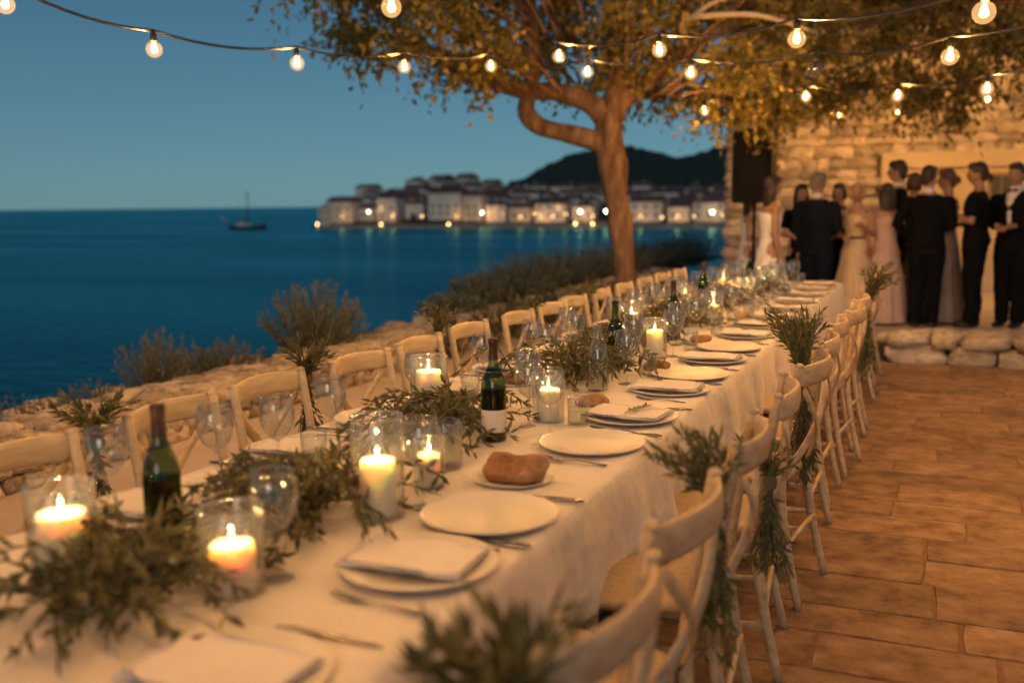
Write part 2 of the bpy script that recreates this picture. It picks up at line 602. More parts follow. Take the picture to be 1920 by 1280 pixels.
# ================================================================== SETTING
# ---- sea
def sea():
    m = bpy.data.materials.new('sea_water')
    m.use_nodes = True
    n = m.node_tree.nodes
    l = m.node_tree.links
    n.clear()
    out = n.new("ShaderNodeOutputMaterial")
    df = n.new("ShaderNodeBsdfDiffuse")
    gl = n.new("ShaderNodeBsdfGlossy")
    gl.inputs['Roughness'].default_value = 0.28
    gl.inputs['Color'].default_value = (0.24, 0.70, 0.78, 1)  # tint stands in for the darker upper sky that waves reflect
    lw = n.new("ShaderNodeLayerWeight")
    lw.inputs['Blend'].default_value = 0.5
    pw = n.new("ShaderNodeMath")
    pw.operation = 'POWER'
    pw.inputs[1].default_value = 8.0
    ml = n.new("ShaderNodeMath")
    ml.operation = 'MULTIPLY_ADD'
    ml.inputs[1].default_value = 0.95
    ml.inputs[2].default_value = 0.03
    mx = n.new("ShaderNodeMixShader")
    l.new(lw.outputs['Facing'], pw.inputs[0])
    l.new(pw.outputs[0], ml.inputs[0])
    l.new(ml.outputs[0], mx.inputs[0])
    l.new(df.outputs[0], mx.inputs[1])
    l.new(gl.outputs[0], mx.inputs[2])
    l.new(mx.outputs[0], out.inputs['Surface'])
    tc = n.new("ShaderNodeTexCoord")
    mp = n.new("ShaderNodeMapping")
    mp.inputs['Scale'].default_value = (0.35, 1.0, 1.0)
    mp.inputs['Rotation'].default_value = (0, 0, R(-20))
    l.new(tc.outputs['Object'], mp.inputs['Vector'])
    t1 = n.new("ShaderNodeTexNoise")
    t1.inputs['Scale'].default_value = 1.1
    t1.inputs['Detail'].default_value = 6
    l.new(mp.outputs[0], t1.inputs['Vector'])
    bp = n.new("ShaderNodeBump")
    bp.inputs['Strength'].default_value = 1.0
    bp.inputs['Distance'].default_value = 0.22
    l.new(t1.outputs['Fac'], bp.inputs['Height'])
    l.new(bp.outputs[0], gl.inputs['Normal'])
    l.new(bp.outputs[0], lw.inputs['Normal'])
    t2 = n.new("ShaderNodeTexNoise")
    t2.inputs['Scale'].default_value = 0.02
    t2.inputs['Detail'].default_value = 5
    l.new(mp.outputs[0], t2.inputs['Vector'])
    rp = n.new("ShaderNodeValToRGB")
    rp.color_ramp.elements[0].position = 0.35
    rp.color_ramp.elements[1].position = 0.7
    rp.color_ramp.elements[0].color = (0.0008, 0.026, 0.040, 1)
    rp.color_ramp.elements[1].color = (0.002, 0.066, 0.098, 1)
    l.new(t2.outputs['Fac'], rp.inputs['Fac'])
    l.new(rp.outputs[0], df.inputs['Color'])
    wind = n.new("ShaderNodeMapRange")        # wind patches: ruffled and calmer water
    wind.inputs['From Min'].default_value = 0.3
    wind.inputs['From Max'].default_value = 0.7
    wind.inputs['To Min'].default_value = 0.68
    wind.inputs['To Max'].default_value = 1.22
    l.new(t2.outputs['Fac'], wind.inputs['Value'])
    wm = n.new("ShaderNodeMath")
    wm.operation = 'MULTIPLY'
    l.new(ml.outputs[0], wm.inputs[0])
    l.new(wind.outputs[0], wm.inputs[1])
    l.new(wm.outputs[0], mx.inputs[0])
    MATS['sea_water'] = m
    mb = MB()
    mb.v = [Vector((-40000, -400, 0)), Vector((40000, -400, 0)), Vector((40000, 40000, 0)), Vector((-40000, 40000, 0))]
    mb.f = [(0, 1, 2, 3)]
    tag(obj('sea', mb, 'sea_water', smooth=False, loc=(0, 0, -8)), 'calm dark blue sea below the terrace', kind='structure')


sea()

# ---- terrace ground: screed base, paving slabs on the aisle side, raised yard behind the kerb
mb = MB()
nx, ny = 4, 8
mb.box((-0.4, 4.4, -0.15), (8.35, 15.2, 0.3))
floor = tag(obj('terrace_floor', mb, 'screed', smooth=False), 'pale rendered terrace floor', kind='structure')
mb = MB()
mb.box((1.35, 4.0, 0.0165), (4.5, 12.0, 0.033))
obj('joint_bed', mb, 'joint', floor, smooth=False)


def slab_mesh(L, W, seed):
    """paving slab with softened, slightly uneven edges"""
    rnd = random.Random(seed)
    m = MB()
    b = 0.005
    def ring(ins, z):
        pts = []
        for k in range(8):
            t = k / 8
        xs = [-L / 2 + ins, -L / 6, L / 6, L / 2 - ins]
        ys = [-W / 2 + ins, 0, W / 2 - ins]
        loop = [(xs[0], ys[0]), (xs[1], ys[0]), (xs[2], ys[0]), (xs[3], ys[0]), (xs[3], ys[1]), (xs[3], ys[2]), (xs[2], ys[2]),
                (xs[1], ys[2]), (xs[0], ys[2]), (xs[0], ys[1])]
        return loop, z
    jit = [(rnd.uniform(-.007, .004), rnd.uniform(-.007, .004)) for _ in range(10)]
    for ins, z in ((0, 0), (0, 0.022), (b, 0.032)):
        loop, _ = ring(ins, z)
        for (x, y), (jx, jy) in zip(loop, jit):
            m.v.append(Vector((x + jx, y + jy, z)))
    for r in range(2):
        for k in range(10):
            a = r * 10 + k
            c = r * 10 + (k + 1) % 10
            m.f.append((a, c, c + 10, a + 10))
    m.f.append(tuple(range(20, 30)))
    return m.mesh('paving_slab', 'paving', False)


SLAB_L = [0.42, 0.56, 0.68, 0.82, 0.95, 1.12]
ROW_W = [0.25, 0.29, 0.33]
slabs = [[slab_mesh(L - 0.006, W - 0.006, 10 * i + s) for s, W in enumerate(ROW_W)] for i, L in enumerate(SLAB_L)]
rr = random.Random(5)
y = 0.25
n_slab = 0
while y < 9.45:
    x = -0.86 + rr.uniform(-.3, .0)
    rw = rr.choice((0, 1, 1, 2))
    while x < 2.2:
        i = rr.randrange(len(SLAB_L))
        L = SLAB_L[i]
        if x + L > -0.9:
            o = link('paving_slab', slabs[i][rw], floor, (x + L / 2, y + ROW_W[rw] / 2, 0.006 + rr.uniform(-.004, .003)))
            o.rotation_euler = (rr.uniform(-.004, .004), rr.uniform(-.004, .004), rr.uniform(-.004, .004) + (PI if rr.random() < .5 else 0))
            n_slab += 1
        x += L
    y += ROW_W[rw]

mb = MB()
mb.box((0.2, 13.9, -0.1), (8.6, 8.1, 0.38))
yard = tag(obj('yard_ground', mb, 'screed', smooth=False), 'raised yard in front of the stone building', kind='structure')

# ---- rough stones
STONES = []
for s in range(6):
    rs = random.Random(40 + s)
    m = MB()
    g = 3
    idx = {}
    def vid(p):
        k = tuple(round(a, 4) for a in p)
        if k not in idx:
            q = Vector(p)
            d = q.normalized()
            q = q.lerp(d * 0.62, 0.34)
            nz = noise.noise(Vector((p[0] * 1.7 + s * 9, p[1] * 1.7, p[2] * 1.7)))
            q *= 1 + 0.34 * nz
            idx[k] = len(m.v)
            m.v.append(q)
        return idx[k]
    for ax in range(3):
        for sg in (-0.5, 0.5):
            for i in range(g):
                for j in range(g):
                    c = []
                    for di, dj in ((0, 0), (1, 0), (1, 1), (0, 1)):
                        a = -0.5 + (i + di) / g
                        b = -0.5 + (j + dj) / g
                        p = [0, 0, 0]
                        p[ax] = sg
                        p[(ax + 1) % 3] = a
                        p[(ax + 2) % 3] = b
                        c.append(vid(p))
                    m.f.append(tuple(c if sg > 0 else c[::-1]))
    STONES.append((m.mesh('stone', 'limestone'), m.mesh('wall_stone', 'wallstone')))


def stone(parent, c, s, rz=0, k=0, which=0, name='stone'):
    o = link(name, STONES[k % 6][which], parent, c)
    o.scale = (s[0] * .93, s[1] * .90, s[2] * 1.0)
    o.rotation_euler = (random.uniform(-.16, .16), random.uniform(-.16, .16), rz)
    return o


# ---- low dry-stone wall on the sea side
w = thing('garden_wall', 'low dry-stone wall of rounded limestone along the sea edge', 'wall', (-4.7, 10, 0))
mb = MB()
mb.box((-0.05, 0, 0.115), (0.32, 18, 0.23))
obj('core', mb, 'soil', w, smooth=False)  # dark core stands in for shade in the gaps between stones
rs = random.Random(8)
for row, (z, hh) in enumerate(((0.045, 0.11), (0.135, 0.10), (0.215, 0.09))):
    y = -7.4 + 0.07 * row
    while y < 8.0:
        L = rs.uniform(0.12, 0.25) if y < -1.2 else rs.uniform(.45, .7)
        stone(w, (0.155 + rs.uniform(-.012, .012), y + L / 2, z), (0.16, L, hh * rs.uniform(.9, 1.15)), rs.uniform(-.08, .08), rs.randrange(6))
        y += L
for col in (0.075, -0.07, -0.2):
    y = -7.4 + rs.uniform(0, .2)
    while y < 8.0:
        L = rs.uniform(0.14, 0.27) if y < -1.2 else rs.uniform(.5, .8)
        stone(w, (col + rs.uniform(-.015, .015), y + L / 2, 0.262 + rs.uniform(-.006, .01)), (0.17, L, 0.07), rs.uniform(-.18, .18), rs.randrange(6))
        y += L

# ---- planting bed and cliff behind it
mb = MB()
ys = [i * 0.5 for i in range(0, 52)]
xs = [-4.86, -5.1, -5.35, -5.6, -5.85, -6.3, -7.0, -7.4]
zs = [0.14, 0.17, 0.18, 0.15, 0.05, -0.6, -4.0, -9.0]
for yy in ys:
    for xx, zz in zip(xs, zs):
        nz = fbm(xx * 1.2, yy * 0.9) * 0.08
        mb.v.append(Vector((xx + nz * (2 if zz < 0 else .3), yy, zz + nz)))
k = len(xs)
for i in range(len(ys) - 1):
    for j in range(k - 1):
        a = i * k + j
        mb.f.append((a, a + 1, a + 1 + k, a + k))
tag(obj('planting_bed', mb, 'soil'), 'dark soil bed and bank falling to the sea', kind='structure')
for i in range(26):
    yy = 3.2 + i * 0.42 + rs.uniform(-.12, .12)
    if rs.random() < .75:
        o = stone(None, (-5.42 + rs.uniform(-.12, .10), yy, 0.17), (rs.uniform(.16, .3), rs.uniform(.2, .42), rs.uniform(.1, .18)), rs.uniform(-.6, .6), rs.randrange(6), name='boulder')
        tag(o, '%s pale boulder along the bed above the sea, counted from the camera' % ordn(i), 'boulder', 'boulders edging the planting bed')

# ---- kerb wall in front of the raised yard
kw = thing('kerb_wall', 'low wall of big rough limestone blocks below the standing guests', 'wall', (-0.3, 9.72, 0))
mb = MB()
mb.box((1.6, 0.10, 0.10), (3.9, 0.10, 0.20))
obj('core', mb, 'soil', kw, smooth=False)
x = -0.12
lens = [0.52, 0.40, 0.46, 0.44, 0.55, 0.48, 0.5, 0.42, 0.5]
for i, L in enumerate(lens):
    stone(kw, (x + L / 2, 0.0 + x * .0, 0.095), (L * .97, 0.26, 0.20), rs.uniform(-.05, .05), i)
    x += L
x = -0.10
for i, L in enumerate([0.38, 0.22, 0.44, 0.30, 0.5, 0.35, 0.42, 0.5, 0.4, 0.42]):
    stone(kw, (x + L / 2, 0.03, 0.245), (L * .98, 0.36, 0.145), rs.uniform(-.06, .06), i + 2)
    x += L
for i in range(9):
    stone(kw, (-0.05 + i * .43 + rs.uniform(-.1, .1), 0.26, 0.21), (0.4, 0.26, 0.16), rs.uniform(-.2, .2), i + 4)

# ---- stone building
b = thing('stone_building', 'old rubble-stone building behind the standing guests', 'building', (-3.33, 17.0, 0.0))
mb = MB()
mb.box((4.6, 2.3, 2.3), (9.2, 4.5, 4.75))
obj('wall', mb, 'mortar', b, smooth=False)
rs = random.Random(21)
z = 0.09
cnt = 0
course = 0
while z < 4.1:
    hh = rs.uniform(0.13, 0.20) if z < 2.95 else rs.uniform(.34, .42)
    x = 0.0
    while x < (4.7 if z < 2.95 else 6.5):
        L = rs.uniform(0.18, 0.44) if z < 2.95 else rs.uniform(.6, .95)
        if x == 0.0:
            L = 0.48 if course % 2 else 0.30
        cx = x + L / 2
        if not (cx > 2.40 and z + hh / 2 < 2.22) and cnt < 298:
            o = link('wall_stone', STONES[rs.randrange(6)][1], b, (cx, 0.03, z + hh / 2))
            o.scale = (L * 1.06, 0.22, hh * 1.06)
            o.rotation_euler = (rs.uniform(-.03, .03), rs.uniform(-.04, .04), rs.uniform(-.05, .05))
            cnt += 1
        x += L
    z += hh
    course += 1
mb = MB()
mb.box((4.2, -0.05, 2.12), (3.5, 0.20, 0.24))
obj('lintel', mb, 'ashlar', b, smooth=False)
mb = MB()
mb.box((2.58, -0.05, 1.045), (0.26, 0.19, 1.905))
obj('jamb', mb, 'ashlar', b, smooth=False)
mb = MB()
mb.box((4.33, -0.012, 1.045), (3.23, 0.13, 1.905))
pn = obj('plaster_panel', mb, 'plaster', b, smooth=False)
mb = MB()
mb.box((4.16, -0.085, 1.67), (0.28, 0.02, 0.36))
wd = obj('window', mb, 'shutter', b, smooth=False)
mb = MB()
for c, s in (((4.16, -0.10, 1.87), (0.38, 0.05, 0.05)), ((4.16, -0.10, 1.47), (0.38, 0.05, 0.05)), ((3.995, -0.1, 1.67), (0.05, 0.05, 0.348)), ((4.325, -0.1, 1.67), (0.05, 0.05, 0.348)), ((4.16, -.1, 1.67), (.025, .03, .348))):
    mb.box(c, s)
obj('window_frame', mb, 'table_wood', wd, smooth=False)
mb = MB()
mb.v = [Vector(p) for p in ((-.3, -.35, 4.6), (9.5, -.35, 4.6), (9.5, 2.3, 5.7), (-.3, 2.3, 5.7), (9.5, 4.9, 4.6), (-.3, 4.9, 4.6), (-.3, -.35, 4.7), (9.5, -.35, 4.7), (9.5, 2.3, 5.82), (-.3, 2.3, 5.82), (9.5, 4.9, 4.7), (-.3, 4.9, 4.7))]
mb.f = [(0, 3, 2, 1), (3, 5, 4, 2), (6, 7, 8, 9), (9, 8, 10, 11), (0, 1, 7, 6), (5, 11, 10, 4), (1, 2, 8, 7), (2, 4, 10, 8), (0, 6, 9, 3), (3, 9, 11, 5)]
obj('roof', mb, 'house_roof', b, smooth=False)
# gable infill under the roof is part of the wall box; the roof rests on it

# ================================================================== FAR SHORE
def skyline(x):
    tb = [(-300, 0), (-283, 7.5), (-261, 9.2), (-245, 11.2), (-223, 15.0), (-212, 13.0), (-206, 10.2), (-192, 7.6), (-178, 7.6), (-126, 7), (-92, 6.4), (-60, 5.0), (200, 5)]
    for (a, c), (d, e) in zip(tb, tb[1:]):
        if a <= x <= d:
            return c + (e - c) * (x - a) / (d - a)
    return 0.0


def town_z(x, y):
    """ground height of the town at (x, y)"""
    t = min(max((y - 378) / 66.0, 0), 1)
    xs_ = x * (445.0 / max(y, 300.0)) if False else x * 445.0 / y
    top = skyline(xs_)
    edge = min(max((x + 262 + (y - 376) * .55) / 16.0, 0), 1)
    base = -6.4
    return base * edge - 8.6 * (1 - edge) + (top - 4.2 - base) * (t ** 0.85) * edge


mb = MB()
gx = [-330 + i * 6 for i in range(0, 70)]
gy = [376 + i * 6 for i in range(0, 40)]
for yy in gy:
    for xx in gx:
        zz = town_z(xx, min(yy, 446))
        mb.v.append(Vector((xx, yy, zz + (0 if yy < 383 else fbm(xx * .08, yy * .08) * .8))))
k = len(gx)
for i in range(len(gy) - 1):
    for j in range(k - 1):
        a = i * k + j
        mb.f.append((a, a + 1, a + 1 + k, a + k))
tag(obj('town_terrain', mb, 'town_ground'), 'rising headland that carries the town', kind='structure')
mb = MB()
mb.box((-60, 375.6, -7.55), (380, 6.4, 1.7))
tag(obj('quay', mb, 'quay', smooth=False), 'long pale quay along the far shore', kind='structure')

# dark wooded hills behind the town
mb = MB()
hp = [(-360, -8), (-300, 4), (-281, 13.5), (-271, 17), (-253, 24.5), (-234, 33), (-222, 36), (-211, 38), (-189, 39), (-171, 34.5), (-155, 30.5), (-143, 33), (-131, 36), (-120, 37.5), (-97, 34), (-40, 40), (60, 34), (200, 20), (320, 5)]
def hill_top(x):
    for (a, c), (d, e) in zip(hp, hp[1:]):
        if a <= x <= d:
            return c + (e - c) * (x - a) / (d - a)
    return -8
gx = [-360 + i * 2.5 for i in range(0, 260)]
gy = [560 + i * 4 for i in range(0, 52)]
for yy in gy:
    for xx in gx:
        t = 1 - abs(yy - 648) / 96.0
        t = max(t, 0) ** 0.7
        zz = -9 + (hill_top(xx * 640 / yy) + 9) * t
        zz += (fbm(xx * .10, yy * .10) * 1.6 + abs(fbm(xx * .25, yy * .25)) * 2.6) * t
        mb.v.append(Vector((xx, yy, zz)))
k = len(gx)
for i in range(len(gy) - 1):
    for j in range(k - 1):
        a = i * k + j
        mb.f.append((a, a + 1, a + 1 + k, a + k))
tag(obj('hills', mb, 'hill_wood'), 'dark wooded hills beyond the town', kind='structure')


def house(x, y, w_, d_, h, rot, label, windows, hip=False):
    zb = town_z(x, y) - 0.8
    t = thing('town_house', label, 'house', (x, y, zb), rot, 'houses of the far town')
    m = MB()
    m.box((0, 0, (h + .8) / 2), (w_, d_, h + .8))
    obj('wall', m, 'house_wall', t, smooth=False)
    m = MB()
    e = 0.35
    rh = min(w_, d_) * 0.26
    W, D, Z = w_ / 2 + e, d_ / 2 + e, h + .8
    ins = D if hip else 0.0
    ins = min(ins, W - .4)
    m.v = [Vector(p) for p in ((-W, -D, Z), (W, -D, Z), (W, D, Z), (-W, D, Z), (-W + ins, 0, Z + rh), (W - ins, 0, Z + rh))]
    m.f = [(0, 1, 5, 4), (2, 3, 4, 5), (1, 2, 5), (3, 0, 4), (0, 3, 2, 1)]
    rf = obj('roof', m, 'house_roof', t, smooth=False)
    if random.random() < .6:
        m = MB()
        m.box((random.uniform(-.25, .25) * w_, .15 * d_, Z + rh * .9), (.7, .7, 1.5))
        obj('chimney', m, 'house_wall', rf, smooth=False)
    if windows:
        nf = 2 if h > 6 else 1
        nc = max(2, int(w_ / 3.4))
        for fl in range(nf):
            for c in range(nc):
                if random.random() < .12:
                    continue
                m = MB()
                m.box(((c + .5) / nc * w_ - w_ / 2, -d_ / 2 - .03, .8 + 2.0 + fl * 3.1), (1.0, .12, 1.55))
                obj('window', m, 'window_lit' if random.random() < .06 else 'shutter', t, smooth=False)
    return t


rs = random.Random(3)
# landmark houses on the water front: x, width, height, text
front = [(-246.0, 13.5, 8.6, 'pale two-storey house at the tip of the far headland'),
         (-254.0, 6.5, 7.4, 'narrow pale house nearest the water on the headland tip'),
         (-222.0, 9.5, 9.5, 'tall cream house on the waterfront behind a bright lamp'),
         (-234.5, 8.0, 4.6, 'low stone house in shade between two pale waterfront houses'),
         (-210.5, 8.5, 5.5, 'small brown house on the waterfront beside the large palace'),
         (-193.5, 15.5, 10.4, 'large pale waterfront palace with a gabled roof'),
         (-180.5, 8.5, 9.6, 'tall plain house joined to the waterfront palace'),
         (-170.0, 8.5, 6.2, 'reddish waterfront house beside the tall plain house'),
         (-159.0, 9.5, 5.2, 'low waterfront house with warm lights before it'),
         (-146.0, 12.5, 6.6, 'long grey waterfront house seen before the tree trunk'),
         (-132.0, 8.5, 5.4, 'small waterfront house directly beside the tree trunk'),
         (-106.0, 13.0, 7.0, 'white waterfront house just beyond the tree trunk'),
         (-93.0, 8.5, 5.0, 'low waterfront house between two white houses'),
         (-81.0, 12.5, 6.6, 'white waterfront house closest to the stone building')]
for i, (x, w_, h, lab) in enumerate(front):
    house(x, 385 + (4 if i in (3, 4) else 0), w_, 9, h, rs.uniform(-.08, .08), lab, True, hip=(i % 3 == 1))
ROWTXT = ['second row above the water', 'third row up the slope', 'fourth row up the slope', 'ridge of the far town']
for row, yy in enumerate((397, 411, 427, 443)):
    x = -262 + row * -8 + rs.uniform(0, 6)
    i = 0
    while x < -66:
        w_ = rs.uniform(7, 12.5)
        h = rs.uniform(4.6, 7.0)
        lim = (-252, -262, -272, -284)[row] + 8
        if x > lim and rs.random() < (.95 if row < 3 else .85):
            house(x + w_ / 2, yy + rs.uniform(-3, 3), w_, rs.uniform(7, 9), h, rs.uniform(-.35, .35),
                  '%s house from the headland tip in the %s' % (ordn(i), ROWTXT[row]), row == 0, hip=rs.random() < .4)
            i += 1
        x += w_ + rs.uniform(1.0, 4.0)

# dark trees between the houses: one far mass
mb = MB()
for i in range(150):
    yy = rs.uniform(382, 450)
    xx = rs.uniform(-285, -66)
    if xx < -255 + (yy - 380) * -.5 + 6:
        continue
    zz = town_z(xx, min(yy, 446))
    s = rs.uniform(1.2, 2.8)
    for q in range(5):
        mb.ell((xx + rs.uniform(-s, s) * .7, yy + rs.uniform(-1, 1), zz + s * rs.uniform(.5, 1.5)), (s * rs.uniform(.5, .8), s * .7, s * rs.uniform(.5, 1.0)), 6, 4)
tag(obj('town_trees_foliage', mb, 'far_leaf', smooth=False), 'dark garden trees between the far houses', 'trees', kind='stuff')

# promenade lamps
lamp_pts = [(-242.7, -2.65), (-229.1, -0.9), (-217.2, -2.6), (-202.9, -3.1), (-186.5, -2.75), (-174.7, -1.7), (-171.8, -2.4), (-165.8, -2.65), (-157.5, -3.5),
            (-151.6, -2.1), (-148.1, -3.8), (-143.5, -3.2), (-137.8, -2.6), (-131.8, -1.6), (-126.6, -3.3), (-121.1, -1.45), (-107, -3.6), (-98.6, -4.0), (-92.4, -3.7), (-86.2, -3.5), (-79.2, -2.1), (-75.7, -3.0)]
for i, (x, z) in enumerate(lamp_pts):
    big = i in (1, 5, 13, 15, 20)
    t = thing('street_lamp', '%s glowing lamp along the far quay, counted from the headland' % ordn(i), 'street lamp', (x, 377.6, -6.7), 0, 'lamps along the far quay')
    m = MB()
    m.tube([(0, 0, 0), (0, 0, z + 6.7 - .25)], [.10, .06], 6)
    obj('pole', m, 'mast', t)
    m = MB()
    r = (.34 if big else .17) * rs.uniform(.7, 1.2)
    m.ell((0, 0, z + 6.7), (r, r, r), 10, 6)
    obj('lamp_globe', m, 'lamp_white' if big else 'lamp_warm', t)
    if i % 2 == 0 or big:
        ld = bpy.data.lights.new('lamp_light', 'POINT')
        ld.energy = 420 if big else 300
        ld.color = WARM
        ld.shadow_soft_size = .4
        lo = bpy.data.objects.new('lamp_light', ld)
        COL.objects.link(lo)
        lo.parent = t
        lo.location = (0, -.6, z + 6.7 - .1)

# small moored boats below the quay
for i, (x, y_, L) in enumerate(((-252, 372.3, 3), (-241, 371.8, 7), (-219, 371.5, 4.5), (-186.5, 371.5, 8), (-166.5, 371.3, 8.5), (-131, 371.2, 5.5), (-124, 371.2, 4.5), (-94, 371, 4.5), (-83, 371, 5))):
    t = thing('moored_boat', '%s small white boat moored below the far quay from the headland' % ordn(i), 'boat', (x, y_, -8), 0, 'boats moored below the far quay')
    m = MB()
    m.tube([(-L / 2, 0, .32), (-L * .42, 0, .34), (0, 0, .36), (L * .3, 0, .38), (L / 2, 0, .5)], [.25, .5, .62, .5, .08], 10, flat=(.7, 1.2))
    obj('hull', m, 'boat_white', t)
    m = MB()
    m.box((-.08 * L, 0, .95), (L * .3, .9, .6))
    obj('cabin', m, 'boat_white', t, smooth=False)
    if i in (0, 2, 3, 5, 6):
        m = MB()
        m.tube([(-L * .1, 0, 1.2), (-L * .1, 0, 1.6)], .05, 6)
        m2 = MB().ell((-L * .1, 0, 1.8), (.3, .3, .3), 8, 6)
        obj('mast_stub', m, 'mast', t)
        obj('lantern', m2, 'lamp_warm', t)

# sailing yacht at anchor
t = thing('sailing_yacht', 'dark-hulled sailing yacht with bare mast anchored on the open sea', 'yacht', (-279.5, 358.9, -8), R(24))
m = MB()
secs = [(-8.0, .3, 1.9), (-6.5, 1.3, 1.6), (-3, 1.9, 1.35), (1, 2.0, 1.35), (4.5, 1.5, 1.6), (7.2, .55, 2.1), (8.4, .08, 2.5)]
for (x, bw, hh) in secs:
    for (fy, fz) in ((-1, 1), (-.85, .45), (-.4, 0), (.4, 0), (.85, .45), (1, 1)):
        m.v.append(Vector((x, fy * bw, -0.25 + fz * (hh + .25))))
for i in range(len(secs) - 1):
    for j in range(5):
        a = i * 6 + j
        m.f.append((a, a + 1, a + 7, a + 6))
    m.f.append((i * 6, i * 6 + 6, i * 6 + 11, i * 6 + 5))
m.f.append((0, 1, 2, 3, 4, 5))
obj('hull', m, 'boat_hull', t, smooth=False)
m = MB().box((-1.5, 0, 2.0), (6.5, 2.2, 1.2))
m.box((-2.6, 0, 2.8), (2.6, 1.8, .6))
obj('cabin', m, 'boat_white', t, smooth=False)
m = MB().tube([(0.4, 0, 1.2), (0.4, 0, 16.5)], [.30, .18], 8)
obj('mast', m, 'mast', t)
m = MB().tube([(.4, 0, 3.6), (-6.4, 0, 3.9)], [.3, .22], 8)
obj('boom', m, 'mast', t)
m = MB()
for a, c in (((.4, 0, 16.2), (8.2, 0, 2.4)), ((.4, 0, 16.2), (-7.8, 0, 2.0)), ((.4, 0, 13), (.2, 1.9, 1.4)), ((.4, 0, 13), (.2, -1.9, 1.4))):
    m.tube([a, c], .035, 4)
obj('rigging', m, 'mast', t)
m = MB()
m.tube([(-7.6, 0, 1.9), (-11.2, 0, 6.0)], .07, 6)
obj('stern_pole', m, 'mast', t)
m = MB()
m.v = [Vector(p) for p in ((-9.2, .0, 3.6), (-11.2, 0, 6.2), (-11.6, .15, 5.4), (-10.6, .15, 3.8), (-9.2, .06, 3.6), (-11.2, .06, 6.2), (-11.6, .21, 5.4), (-10.6, .21, 3.8))]
m.f = [(0, 1, 2, 3), (7, 6, 5, 4), (0, 4, 5, 1), (1, 5, 6, 2), (2, 6, 7, 3), (3, 7, 4, 0)]
obj('ensign', m, 'boat_white', t, smooth=False)


